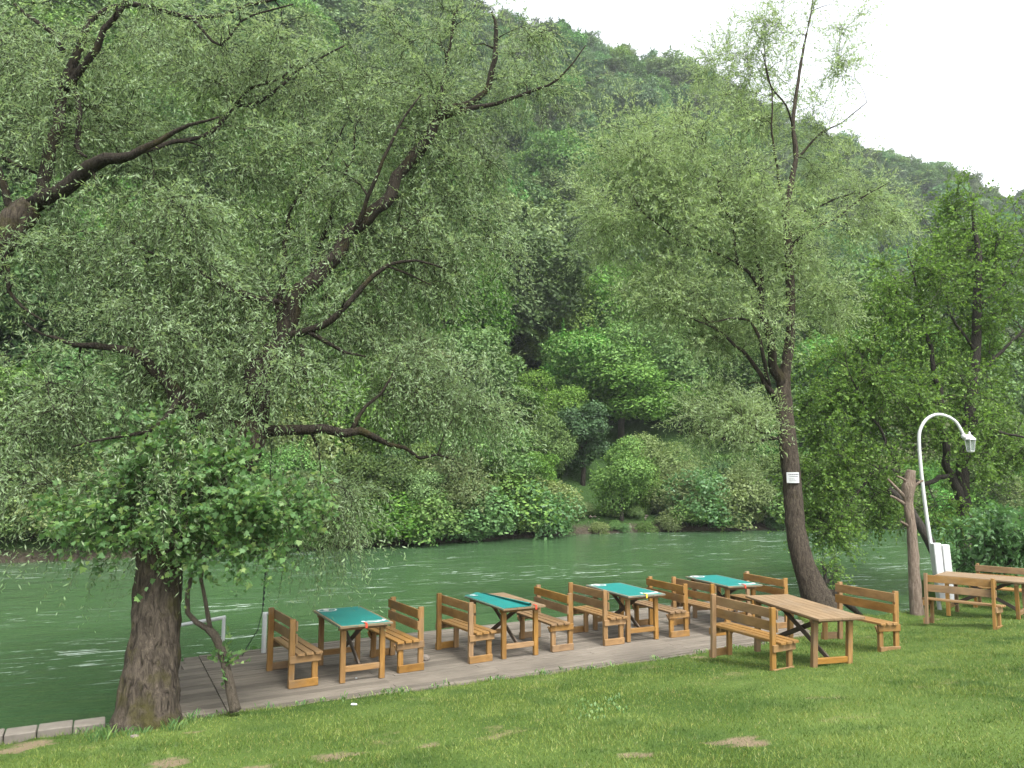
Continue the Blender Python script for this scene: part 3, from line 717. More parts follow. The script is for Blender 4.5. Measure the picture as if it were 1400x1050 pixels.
def grow(limbs, blobs, leaf, trunk_limbs=1, wood_seg=.25, rmin=.007, twigs=8, tl=(.35, .75), nl=12, droop=.35, wander=.16, r_br=.022, seed=1, trough=0.0, tn=10, outward=.6, back=0.0, thin=1.0, clump=.6):
    """limbs: lists of (px, py, depth, radius); blobs: (px, py, depth, rx_px, ry_px, r_depth, n)
    returns trunk MB, limb MB and arrays of leaf bases/directions/normals"""
    rg = np.random.default_rng(seed); trunk, wood = MB(), MB(); nodes, nrad, ndir = [], [], []
    for li, limb in enumerate(limbs):
        pts = catmull([np.append(P(a, b, c), r_) for a, b, c, r_ in limb], .10 if (li < trunk_limbs and trough) else (.05 if limb[0][3] > .12 and trough else .16))
        xyz = [p[:3] for p in pts]; rr = [max(p[3] * (.88 if li >= trunk_limbs else 1), rmin) for p in pts]
        if li < trunk_limbs:
            if trough:
                xyz = [p[:3] for p in catmull([np.append(p, 0) for p in xyz], .035)]; rr = list(np.interp(np.linspace(0, 1, len(xyz)), np.linspace(0, 1, len(rr)), rr))
            trunk.tube(xyz, rr, tn, rough=trough)
        else:
            ph = rg.uniform(0, 6, 3); arc = 0.0; o3 = [np.array(q) for q in xyz]
            for i in range(len(xyz)):
                arc += float(np.linalg.norm(o3[i] - o3[max(i - 1, 0)])); w = min(1, arc / .4) * min(.35 * rr[i] + .006, .035)
                xyz[i] = xyz[i] + w * np.array([math.sin(arc * 5.2 + ph[0]) + .5 * math.sin(arc * 11 + ph[1]), math.sin(arc * 4.3 + ph[1]), math.sin(arc * 4.9 + ph[2]) + .5 * math.sin(arc * 12.3 + ph[0])])
            wood.tube(xyz, rr, 8 if rr[0] < .06 else (14 if rr[0] < .12 else 30), rough=.012 if rr[0] > .12 and trough else 0.0)
        st = 0 if li else 0
        for i in range(st, len(xyz)):
            nodes.append(xyz[i]); nrad.append(rr[i]); d = xyz[min(i + 1, len(xyz) - 1)] - xyz[max(i - 1, 0)]; ndir.append(d / (np.linalg.norm(d) + 1e-9))
    cs = []
    for (px, py, dp, rx, ry, rd, n) in blobs:
        n = max(2, int(n * thin))
        c = P(px, py, dp); k = dp / F; u = unit(rg.normal(size=(n, 3))) * (rg.random((n, 1)) ** (1 / 2.4)); ns = max(3, n // 7); su = unit(rg.normal(size=(ns, 3))) * (rg.random((ns, 1)) ** (1 / 2.0)); near = rg.random(n) < clump; u = np.where(near[:, None], su[rg.integers(0, ns, n)] + rg.normal(0, .13, (n, 3)), u)
        cs.append(c + [0, back * rd, 0] + u * np.array([rx * k, rd, ry * k]))
    cs = np.concatenate(cs); NA = np.array(nodes)
    keep_low = 2 if trunk_limbs else 0
    dist = np.array([np.min(np.sum((NA - c) ** 2, 1)) for c in cs]); order = np.argsort(dist)
    tw_p, tw_d = [], []
    ok = np.array(nrad) < 10
    minz = NA[:, 2].min()
    for ci in order:
        c = cs[ci]; A = np.array(nodes) if len(nodes) < 1 else NA
        dv = c - A; dd = np.linalg.norm(dv, axis=1)
        cosang = np.sum(dv * np.array(ndir), 1) / (dd + 1e-6)
        cost = dd * (1.25 - .35 * cosang) + np.where(A[:, 2] > c[2] + .8, .25, 0) + np.array(nrad) * 1.5
        j = int(np.argmin(cost)); a = A[j]; l = dd[j]
        if l > .12:
            n = max(2, int(l / wood_seg)); d0 = unit(ndir[j] * .55 + dv[j] / l + rg.normal(0, .12, 3)); p1 = a + d0 * l * .5 + [0, 0, .08 * l]
            path = []
            for q in range(n + 1):
                t_ = q / n; path.append((1 - t_) ** 2 * a + 2 * t_ * (1 - t_) * p1 + t_ * t_ * c + (rg.normal(0, wander * l / n * .5, 3) if 0 < q < n else 0))
            r0 = min(nrad[j] * .7, r_br * (.5 + l * .45)); rr = np.linspace(max(r0, rmin), rmin * .8, n + 1)
            wood.tube(path, rr, 5, caps=False)
            new = []
            for q in range(1, n + 1):
                new.append(path[q]); nrad.append(float(rr[q])); e = path[q] - path[q - 1]; ndir.append(e / (np.linalg.norm(e) + 1e-9))
            NA = np.vstack([NA, np.array(new)]); dirc = ndir[-1]
        else: dirc = ndir[j]
        k = max(2, int(rg.poisson(twigs)))
        tw_p.append(np.repeat(c[None], k, 0) + rg.normal(0, .03, (k, 3))); tw_d.append(unit(dirc * outward + rg.normal(0, .65, (k, 3))))
    tp = np.concatenate(tw_p); td = np.concatenate(tw_d); ln = rg.uniform(tl[0], tl[1], len(tp))
    dr = droop * rg.uniform(.4, 1.4, len(tp))
    def at(t_): return tp + td * (ln * t_)[:, None] + np.array([0, 0, -1.]) * (dr * ln * t_ ** 2)[:, None]
    # twig wood: thin three-sided bars of two segments
    ring = [at(np.full(len(tp), t_)) for t_ in (0, .45, .95)]
    s1 = unit(np.cross(td, rg.normal(size=td.shape))); s2 = np.cross(unit(td), s1); tv = []
    for q in range(2):
        for e in range(3):
            a0, a1 = e * 2.094, (e + 1) * 2.094; r0, r1 = rmin * (.62, .45)[q], rmin * (.45, .22)[q]
            o0 = s1 * math.cos(a0) + s2 * math.sin(a0); o1 = s1 * math.cos(a1) + s2 * math.sin(a1)
            tv.append(np.stack([ring[q] + o0 * r0, ring[q] + o1 * r0, ring[q + 1] + o1 * r1, ring[q + 1] + o0 * r1], 1))
    tv = np.concatenate(tv).reshape(-1, 3)
    b = len(wood.v); wood.v.extend(map(tuple, tv.tolist())); nq = len(tv) // 4
    wood.f.extend([(b + 4 * i, b + 4 * i + 1, b + 4 * i + 2, b + 4 * i + 3) for i in range(nq)]); wood.uv.extend([((0, 0), (0, .1), (1, .1), (1, 0))] * nq)
    LP, LD = [], []
    for q in range(nl):
        t_ = np.clip((q + rg.random(len(tp))) / nl * .97 + .04, 0, 1); LP.append(at(t_)); tang = unit(td * 1.0 + np.array([0, 0, -2.]) * (dr * t_)[:, None])
        side = unit(np.cross(tang, rg.normal(size=tang.shape))); LD.append(unit(tang * .75 + side * .75))
    LP = np.concatenate(LP); LD = np.concatenate(LD)
    nr = unit(rg.normal(0, .6, LP.shape) + np.array([0, -.12, .55]))
    return trunk, wood, LP, LD, nr, rg
def tree(name, label, cat, limbs, blobs, leafmat, bark, limb_bark, kind, size, group=None, **kw):
    r = thing(name, tuple(P(*limbs[0][0][:3])), 0, label, cat, group); off = np.array(r.location)
    tr, wd, p, d, nr, rg = grow(limbs, blobs, None, **kw)
    k = 4; L = rg.uniform(.5, 1.3, len(p)) * size[0]
    if kind == 'long': V = quads_from(p, d, nr, L, L * size[1])
    elif kind == 'maple': V = shaped(p, d, nr, L, MAPLE); k = len(MAPLE)
    else: V = shaped(p, d, nr, L, OVAL); k = len(OVAL)
    print(name, 'leaves', len(p), 'wood faces', len(wd.f))
    me = np_mesh('crown', V - off, k, leafmat, np.clip(rg.beta(2, 2.4, len(p)), 0, 1)); link('crown', me, r)
    for mb_, nm, mt in ((tr, 'trunk', bark), (wd, 'limbs', limb_bark)):
        mb_.v = [(v[0] - off[0], v[1] - off[1], v[2] - off[2]) for v in mb_.v]; mb_.build(nm, mt, r, True)
    return r

# big leaning willow at the left end of the deck
W1 = [
 [(197, 1040, 8.68, .47), (199, 1000, 8.73, .40), (203, 960, 8.8, .33), (208, 905, 8.9, .285), (213, 850, 9.0, .255), (217, 790, 9.1, .245), (225, 735, 9.2, .245), (258, 695, 9.35, .24), (300, 655, 9.5, .235), (333, 612, 9.6, .225), (345, 580, 9.68, .205)],
 [(338, 600, 9.64, .19), (347, 570, 9.7, .185), (354, 525, 9.8, .170), (366, 485, 9.9, .158), (385, 455, 10.0, .148), (403, 420, 10.1, .135), (440, 366, 10.25, .118), (482, 320, 10.4, .105), (522, 275, 10.5, .097), (562, 220, 10.65, .09), (602, 160, 10.8, .075), (640, 142, 10.9, .06), (662, 122, 11, .05), (676, 90, 11, .042), (678, 50, 11, .034), (672, 15, 11, .026)],
 [(345, 590, 9.65, .11), (370, 588, 9.6, .085), (400, 584, 9.6, .075), (440, 589, 9.7, .068), (470, 594, 9.8, .066), (495, 590, 9.9, .06), (512, 594, 10, .05), (530, 606, 10.1, .035), (552, 612, 10.2, .03), (573, 628, 10.3, .024), (600, 622, 10.4, .018), (622, 628, 10.4, .012)],
 [(482, 588, 9.85, .045), (488, 572, 9.9, .036), (502, 556, 9.95, .028), (520, 540, 10, .022), (534, 518, 10, .015)],
 [(600, 163, 10.75, .055), (632, 150, 10.7, .045), (680, 143, 10.8, .034), (720, 125, 10.9, .026), (765, 108, 11, .018), (800, 62, 11, .01)],
 [(600, 160, 10.75, .075), (601, 148, 10.75, .06), (604, 138, 10.75, .05)],
 [(388, 462, 10.0, .07), (420, 450, 9.9, .055), (455, 440, 9.9, .048), (482, 410, 9.9, .042), (508, 375, 9.9, .036), (530, 362, 10, .028), (570, 358, 10, .02), (605, 365, 10, .012)],
 [(420, 452, 9.9, .045), (445, 468, 9.9, .032), (470, 482, 10, .022), (500, 487, 10, .012)],
 [(412, 470, 9.95, .035), (414, 500, 10, .025), (420, 520, 10, .016), (408, 532, 10, .01)],
 [(530, 364, 10, .022), (560, 375, 10.1, .016), (590, 390, 10.2, .01)],
 [(300, 652, 9.5, .16), (282, 610, 9.4, .13), (262, 568, 9.3, .105), (240, 530, 9.25, .09), (215, 505, 9.2, .075), (190, 490, 9.1, .06), (160, 478, 9.1, .05), (120, 473, 9.1, .04), (88, 464, 9.1, .03), (55, 456, 9.0, .02), (30, 440, 9.0, .012)],
 [(385, 450, 10.05, .07), (384, 420, 10.3, .06), (386, 390, 10.5, .055), (388, 350, 10.7, .045), (394, 315, 10.8, .035), (395, 290, 10.9, .03), (420, 250, 11, .022), (450, 215, 11, .016), (470, 170, 11, .01)],
 [(403, 420, 10.3, .05), (425, 375, 10.7, .04), (440, 325, 11, .034), (460, 270, 11.2, .028), (480, 215, 11.3, .02), (490, 150, 11.4, .012)],
 [(482, 320, 10.4, .04), (505, 270, 10.2, .032), (522, 220, 10.1, .026), (545, 175, 10.1, .02), (575, 130, 10.1, .012)],
 [(562, 222, 10.65, .045), (590, 190, 11, .035), (605, 120, 11.2, .03), (615, 60, 11.3, .024), (622, 22, 11.3, .03), (632, 4, 11.3, .024), (640, -20, 11.3, .012)],
 [(250, 535, 9.25, .05), (235, 560, 9.0, .04), (200, 590, 8.9, .028), (150, 600, 8.8, .018), (100, 610, 8.8, .01)],
 [(403, 420, 10.1, .045), (330, 400, 9.7, .04), (270, 370, 9.6, .03), (215, 350, 9.5, .02), (180, 330, 9.5, .012)],
]
B1 = [(230, 420, 9.6, 190, 95, 1.5, 200), (90, 540, 9.2, 130, 90, 1.4, 110), (300, 500, 9.6, 150, 100, 1.3, 150), (130, 655, 9.0, 140, 60, 1.0, 70), (300, 560, 9.0, 60, 70, .5, 30),
      (420, 300, 10.6, 160, 130, 1.6, 200), (545, 150, 10.9, 130, 130, 1.5, 190), (580, 330, 10.6, 110, 100, 1.3, 120), (640, 300, 10.9, 80, 110, 1.0, 60), (480, 420, 10.4, 120, 70, 1.2, 70),
      (585, 540, 10.4, 95, 60, 1.0, 85), (560, 490, 10.3, 80, 50, .9, 50), (430, 690, 10.2, 85, 45, .8, 60), (720, 80, 11, 90, 60, .8, 50), (600, 40, 11.2, 90, 60, 1.0, 60), (660, 545, 10.6, 45, 45, .6, 18), (620, 200, 10.9, 80, 100, 1.0, 60)]
tree('willow_tree', 'big leaning willow with a thick mossy trunk at the left end of the deck', 'tree', W1, B1, M['willow_leaf'], M['willow_bark'], M['shaded_limb'], 'long', (.064, .25), seed=3, trough=.03, tn=84, back=.36, thin=.76, r_br=.026, twigs=9, nl=21, rmin=.0045, droop=.7, tl=(.4, .9))
W2_ = [
 [(-318, 1110, 6.85, .46), (-308, 1050, 6.9, .38), (-240, 850, 7.7, .31), (-130, 640, 8.6, .27), (-70, 480, 9.0, .24), (-20, 360, 9.3, .21), (22, 302, 9.4, .18), (44, 282, 9.45, .15)],
 [(40, 285, 9.45, .12), (62, 268, 9.4, .115), (92, 250, 9.3, .105), (125, 230, 9.2, .10), (150, 220, 9.2, .085), (180, 210, 9.1, .06), (215, 192, 9.1, .04), (260, 172, 9.1, .025), (300, 160, 9.1, .012)],
 [(44, 285, 9.5, .11), (58, 262, 9.6, .095), (66, 225, 9.7, .09), (78, 175, 9.8, .085), (86, 125, 9.9, .078), (98, 90, 10, .07), (112, 62, 10, .06), (128, 22, 10, .05), (152, 8, 10, .045), (180, 8, 10, .04), (215, 14, 10, .036), (260, 22, 10.1, .032), (305, 20, 10.2, .028), (340, 8, 10.3, .024), (390, -4, 10.4, .018)],
 [(88, 120, 9.9, .06), (112, 96, 9.8, .055), (132, 65, 9.8, .05), (142, 40, 9.8, .046), (165, 14, 9.8, .04), (185, -20, 9.8, .03)],
 [(86, 70, 10, .045), (70, 45, 10, .04), (45, 25, 10, .03), (20, 5, 10, .025)],
 [(100, 85, 10, .03), (108, 165, 9.8, .04), (105, 200, 9.7, .035), (118, 215, 9.5, .02)],
 [(20, 305, 9.5, .06), (-5, 222, 9.6, .05), (-5, 210, 9.6, .04), (20, 225, 9.7, .03), (48, 235, 9.7, .02)],
 [(180, 210, 9.1, .04), (215, 200, 9.6, .035), (280, 185, 10.2, .032), (320, 145, 10.6, .036), (345, 145, 10.7, .034), (372, 128, 10.7, .028), (400, 100, 10.8, .024), (440, 80, 10.8, .018), (470, 62, 10.8, .012)],
 [(320, 145, 10.6, .026), (345, 120, 10.5, .022), (385, 105, 10.5, .016), (430, 58, 10.5, .01)],
 [(260, 22, 10.1, .026), (300, 60, 10.0, .02), (330, 30, 10.0, .016), (400, 5, 10.1, .012)],
 [(5, 300, 9.4, .05), (10, 380, 9.2, .03), (30, 420, 9.0, .02), (60, 440, 8.9, .01)],
]
B2 = [(110, 120, 9.8, 160, 120, 1.4, 170), (60, 330, 9.3, 110, 110, 1.1, 110), (300, 90, 10.3, 160, 90, 1.3, 150), (430, 70, 10.8, 90, 70, 1.0, 70), (40, 60, 9.8, 90, 80, 1.0, 70), (190, 270, 9.3, 100, 60, .9, 60), (330, 200, 10.2, 100, 60, .9, 60), (200, 20, 10, 140, 40, 1, 50)]
tree('willow_tree', 'second willow whose dark forked limbs enter from the upper left edge', 'tree', W2_, B2, M['willow_leaf'], M['willow_bark'], M['shaded_limb'], 'long', (.064, .25), seed=5, trough=.02, tn=40, back=.36, thin=.76, r_br=.026, twigs=9, nl=21, rmin=.0045, droop=.7, tl=(.4, .9))
# slender willow leaning on the bank right of the deck
W3 = [
 [(1128, 838, 15.35, .36), (1116, 815, 15.4, .29), (1106, 790, 15.45, .235), (1097, 765, 15.5, .205), (1089, 730, 15.6, .19), (1085, 690, 15.7, .185), (1082, 650, 15.8, .18), (1077, 605, 15.9, .178), (1072, 560, 16, .175), (1071, 535, 16, .17), (1074, 505, 16, .12), (1079, 470, 16, .105), (1081, 430, 16, .095), (1080, 385, 16, .09), (1078, 335, 16, .085), (1074, 290, 16, .072), (1082, 250, 16, .06), (1088, 210, 16, .05), (1084, 170, 16, .042), (1090, 120, 16, .034), (1098, 70, 16, .025), (1108, 20, 16, .016), (1114, -20, 16, .01)],
 [(1070, 530, 16, .14), (1058, 490, 15.9, .105), (1050, 460, 15.9, .09), (1043, 440, 15.9, .08), (1040, 400, 15.9, .055), (1020, 372, 15.9, .045), (1008, 355, 15.9, .038), (1002, 310, 15.8, .03), (990, 280, 15.8, .024), (978, 240, 15.8, .018), (960, 190, 15.8, .012)],
 [(1066, 552, 16, .11), (1058, 540, 16, .08), (1045, 522, 15.9, .06), (1025, 490, 15.8, .045), (1005, 472, 15.7, .036), (980, 450, 15.7, .028), (955, 440, 15.6, .02), (930, 428, 15.6, .012)],
 [(1052, 528, 15.95, .05), (1044, 490, 15.6, .045), (1035, 455, 15.5, .04), (1028, 440, 15.5, .032), (1000, 435, 15.4, .024), (968, 440, 15.4, .018), (955, 425, 15.4, .012)],
 [(1043, 440, 15.9, .06), (1040, 380, 16.1, .05), (1034, 350, 16.2, .042), (1030, 310, 16.3, .03), (1026, 250, 16.3, .022), (1020, 200, 16.3, .014)],
 [(1008, 358, 15.9, .03), (975, 345, 15.7, .028), (930, 330, 15.6, .024), (905, 310, 15.5, .02), (878, 290, 15.5, .016), (858, 250, 15.5, .01)],
 [(1078, 340, 16, .045), (1100, 320, 15.9, .036), (1140, 300, 15.8, .026), (1180, 270, 15.8, .018), (1215, 250, 15.8, .01)],
 [(1076, 300, 16, .04), (1110, 285, 16.3, .03), (1150, 270, 16.4, .02), (1200, 258, 16.5, .01)],
 [(1086, 220, 16, .034), (1105, 200, 16.2, .028), (1125, 180, 16.3, .022), (1150, 168, 16.4, .016), (1185, 140, 16.5, .01)],
 [(1084, 175, 16, .03), (1075, 145, 15.8, .022), (1050, 110, 15.7, .016), (1045, 60, 15.7, .01)],
 [(1074, 290, 16, .034), (1062, 230, 15.8, .028), (1055, 170, 15.7, .022), (1055, 120, 15.7, .016), (1040, 70, 15.7, .01)],
 [(1075, 600, 15.9, .055), (1050, 600, 15.8, .04), (1020, 604, 15.6, .03), (990, 600, 15.5, .022), (955, 590, 15.5, .012)],
 [(1074, 575, 15.95, .04), (1060, 585, 15.6, .03), (1040, 592, 15.5, .024), (1015, 570, 15.4, .016), (1000, 555, 15.4, .01)],
 [(1110, 812, 15.4, .12), (1140, 815, 15.3, .10), (1160, 826, 15.25, .08), (1176, 842, 15.2, .05)],
]
B3 = [(850, 190, 15.8, 60, 70, 1.1, 50), (820, 300, 15.6, 55, 70, 1.0, 45), (1200, 290, 16.2, 50, 50, .9, 30), (1000, 330, 15.8, 130, 95, 1.8, 150), (900, 270, 15.6, 95, 110, 1.4, 120), (960, 210, 15.9, 120, 80, 1.6, 120), (920, 390, 15.5, 85, 60, 1.2, 80), (1090, 300, 16.1, 100, 90, 1.6, 72), (1160, 250, 16.2, 80, 45, 1.1, 36), (1080, 130, 16.1, 95, 95, 1.3, 52), (1010, 80, 16, 75, 60, 1.0, 26), (1140, 60, 16.1, 60, 70, .9, 18), (1000, 570, 15.5, 70, 50, 1.0, 80), (1010, 440, 15.6, 80, 50, 1.2, 70), (1130, 400, 16.2, 70, 50, 1, 40), (1060, 20, 16, 70, 45, .9, 20)]
tree('willow_tree', 'slender curved willow behind the deck with a small white notice on its trunk', 'tree', W3, B3, M['river_leaf'], M['river_bark'], M['shaded_limb'], 'long', (.082, .24), seed=8, trough=.012, back=.3, thin=1.15, tn=36, twigs=9, nl=18, droop=.2, tl=(.4, .85), rmin=.0042)
# notice on the trunk
q = P(1085, 653, 15.8 - .275); nt = thing('notice', q, R(2), 'small white notice with dark lines of print nailed to the slender willow trunk', 'sign')
s = MB(); rows = []
for j in range(9):
    u = j / 8 * 2 - 1; y = .035 * u * u; rows.append(np.array([(u * .125, y, -.105), (u * .125, y, .105), (u * .125, y + .004, .105), (u * .125, y + .004, -.105)]))
s.quadgrid(rows); s.build('board', M['white'], nt)
s = MB(); rg = random.Random(4)
for z, h, x0, x1 in ((.062, .024, -.095, .10), (.022, .018, -.075, .095), (-.018, .010, -.09, .02), (-.045, .014, -.085, .09), (-.066, .010, -.085, .06)):
    x = x0
    while x < x1:
        w = rg.uniform(.006, .014); yy = .035 * (x / .125) ** 2 - .003
        s.beam((x, yy, z), (x + w, yy, z), .002, h * rg.uniform(.7, 1), bev=.0004); x += w + rg.uniform(.004, .009)
s.build('lettering', M['ink'], nt)
# maple sapling in front of the big willow
S1_ = [[(322, 972, 8.95, .062), (318, 955, 8.95, .056), (311, 920, 8.97, .050), (303, 890, 9, .047), (293, 868, 9, .046), (284, 860, 9, .044)],
       [(286, 861, 9, .04), (268, 852, 9, .036), (256, 838, 9, .034), (258, 810, 9, .030), (262, 785, 9, .026), (258, 750, 9, .022), (248, 710, 9, .018), (238, 670, 9, .014), (228, 640, 9, .01)],
       [(288, 862, 9, .034), (284, 845, 9, .03), (280, 815, 9, .026), (276, 790, 9, .024), (285, 755, 8.95, .02), (300, 720, 8.9, .016), (318, 690, 8.9, .01)],
       [(258, 750, 9, .018), (225, 720, 8.9, .014), (190, 700, 8.8, .01)],
       [(250, 715, 9, .014), (240, 690, 8.8, .012), (232, 660, 8.8, .009)]]
BS = [(255, 705, 8.95, 90, 36, .5, 50), (170, 690, 8.85, 75, 40, .45, 38), (345, 690, 8.9, 75, 42, .45, 44), (235, 635, 8.95, 75, 45, .45, 28), (262, 752, 8.95, 38, 26, .25, 10), (160, 732, 8.75, 50, 18, .3, 13), (345, 742, 8.9, 50, 26, .3, 14), (205, 590, 8.95, 45, 30, .3, 10), (300, 630, 8.9, 50, 30, .3, 12), (395, 690, 8.9, 25, 30, .25, 8), (110, 690, 8.7, 30, 30, .25, 8), (305, 915, 8.95, 8, 20, .05, 2)]
tree('maple_sapling', 'young maple with a crooked thin trunk in front of the big willow', 'tree', S1_, BS, M['maple_leaf'], M['sapling_bark'], M['sapling_bark'], 'maple', (.062, 1), seed=12, trough=.005, tn=20, twigs=6, nl=8, tl=(.18, .5), droop=.15, r_br=.014, rmin=.004, outward=.5)
# alders on the near bank at the right
A1 = [[(1322, 792, 21.5, .26), (1320, 760, 21.5, .22), (1318, 700, 21.5, .19), (1316, 640, 21.5, .17), (1326, 560, 21.5, .15), (1334, 480, 21.5, .13), (1336, 400, 21.5, .105), (1338, 350, 21.5, .085), (1332, 310, 21.5, .05), (1328, 275, 21.5, .02)],
      [(1316, 690, 21.4, .14), (1300, 650, 21.3, .12), (1290, 600, 21.2, .10), (1284, 540, 21.2, .08), (1270, 470, 21.1, .06), (1255, 400, 21, .035), (1240, 340, 21, .015)],
      [(1235, 655, 20.4, .03), (1210, 600, 20.2, .045), (1185, 560, 20.1, .03), (1165, 520, 20, .02)],
      [(1300, 650, 21.3, .08), (1262, 660, 20.8, .065), (1235, 650, 20.4, .06), (1200, 640, 20.1, .05), (1160, 690, 19.8, .03), (1130, 720, 19.6, .018)],
      [(1330, 520, 21.5, .07), (1370, 480, 21.2, .05), (1410, 440, 21, .03), (1440, 400, 21, .015)],
      [(1336, 420, 21.5, .05), (1380, 380, 21.8, .035), (1400, 340, 22, .02)],
      [(1325, 570, 21.5, .06), (1365, 590, 21, .045), (1410, 600, 20.6, .03)],
      [(1334, 480, 21.5, .05), (1300, 430, 21.2, .036), (1290, 380, 21, .02)]]
BA = [(1330, 330, 21.5, 75, 85, 1.6, 110), (1250, 420, 21, 85, 90, 1.6, 120), (1370, 450, 21.4, 90, 110, 1.8, 130), (1200, 520, 20.3, 90, 75, 1.5, 120), (1290, 560, 21, 110, 80, 1.8, 130), (1380, 620, 20.9, 80, 60, 1.4, 70), (1160, 640, 19.9, 75, 70, 1.3, 110), (1140, 720, 19.7, 55, 35, .9, 40), (1250, 690, 20.5, 80, 40, 1, 50), (1420, 330, 21.5, 70, 80, 1.4, 60), (1130, 560, 20.2, 45, 55, .9, 36), (1320, 270, 21.5, 30, 35, .7, 16)]
tree('alder_tree', 'leafy green alder on the near bank behind the white lamp post', 'tree', A1, BA, M['alder_leaf'], M['alder_bark'], M['alder_bark'], 'oval', (.066, 1), seed=21, trough=.008, tn=24, thin=.85, back=.3, twigs=8, nl=15, tl=(.4, .9), droop=.15, r_br=.03, rmin=.01)
# dark leaning trunk behind the lamp
s = MB(); pts = catmull([P(*q) for q in [(1300, 800, 19), (1285, 768, 19), (1268, 735, 19.1), (1254, 712, 19.2), (1240, 690, 19.3), (1215, 668, 19.5)]], .1)
s.tube(pts, np.linspace(.15, .07, len(pts)), 14, rough=.01); tag(s.build('leaning_trunk', M['alder_bark'], None, True), 'dark bare trunk leaning over the water behind the lamp post', 'tree trunk')
# lopped dead trunk
s = MB(); dt = thing('dead_trunk', (0, 0, 0), 0, 'bleached lopped trunk with broken stubs standing left of the lamp post', 'tree trunk')
pts = catmull([P(*q) for q in [(1254, 842, 15.35), (1251, 800, 15.35), (1249, 760, 15.35), (1245, 715, 15.35), (1241, 680, 15.35), (1244, 655, 15.35), (1246, 643, 15.35)]], .03)
rr = np.interp(np.linspace(0, 1, len(pts)), [0, .25, .5, .78, .88, 1], [.125, .105, .092, .085, .12, .085]); s.tube(pts, rr, 28, rough=.014, fr=7); s.build('stem', M['deadwood'], dt, True)
for pth, r0 in (([(1240, 682, 15.35), (1226, 668, 15.3), (1214, 655, 15.25)], .04), ([(1238, 690, 15.35), (1226, 682, 15.3), (1218, 678, 15.2)], .035), ([(1246, 668, 15.35), (1256, 660, 15.3), (1262, 657, 15.3)], .035), ([(1242, 660, 15.35), (1232, 653, 15.3), (1226, 651, 15.3)], .028), ([(1243, 720, 15.35), (1235, 715, 15.25), (1231, 713, 15.2)], .03)):
    s = MB(); pp_ = [P(*q) for q in pth]; s.tube(catmull(pp_, .04), np.linspace(r0, r0 * .55, len(catmull(pp_, .04))), 10, rough=.004); s.build('stub', M['deadwood'], dt, True)
# broad-leaved shrub at the right edge
def shrub(name, label, px, py, dp, rx, ry, rd, n, mat, size, seed):
    base = P(px, py + ry, dp)
    limbs = [[(px, py + ry, dp, .05), (px, py, dp, .03), (px - 5, py - ry * .6, dp, .012)], [(px, py + ry * .8, dp, .04), (px - rx * .5, py, dp - .2, .02), (px - rx * .8, py - ry * .3, dp - .3, .01)], [(px, py + ry * .8, dp, .04), (px + rx * .5, py, dp + .2, .02), (px + rx * .8, py - ry * .3, dp + .3, .01)]]
    return tree(name, label, 'shrub', limbs, [(px, py, dp, rx, ry, rd, n)], mat, M['alder_bark'], M['alder_bark'], 'long', (size, .42), seed=seed, twigs=6, nl=9, tl=(.25, .5), droop=.35, rmin=.006)
shrub('shrub', 'broad leaved green shrub at the right edge behind the bare table', 1372, 742, 17.6, 62, 46, .9, 110, M['shrub_leaf'], .15, 31)
shrub('shrub', 'small leafy shoots at the foot of the slender curved willow', 1128, 782, 15.6, 26, 24, .35, 16, M['alder_leaf'], .075, 33)

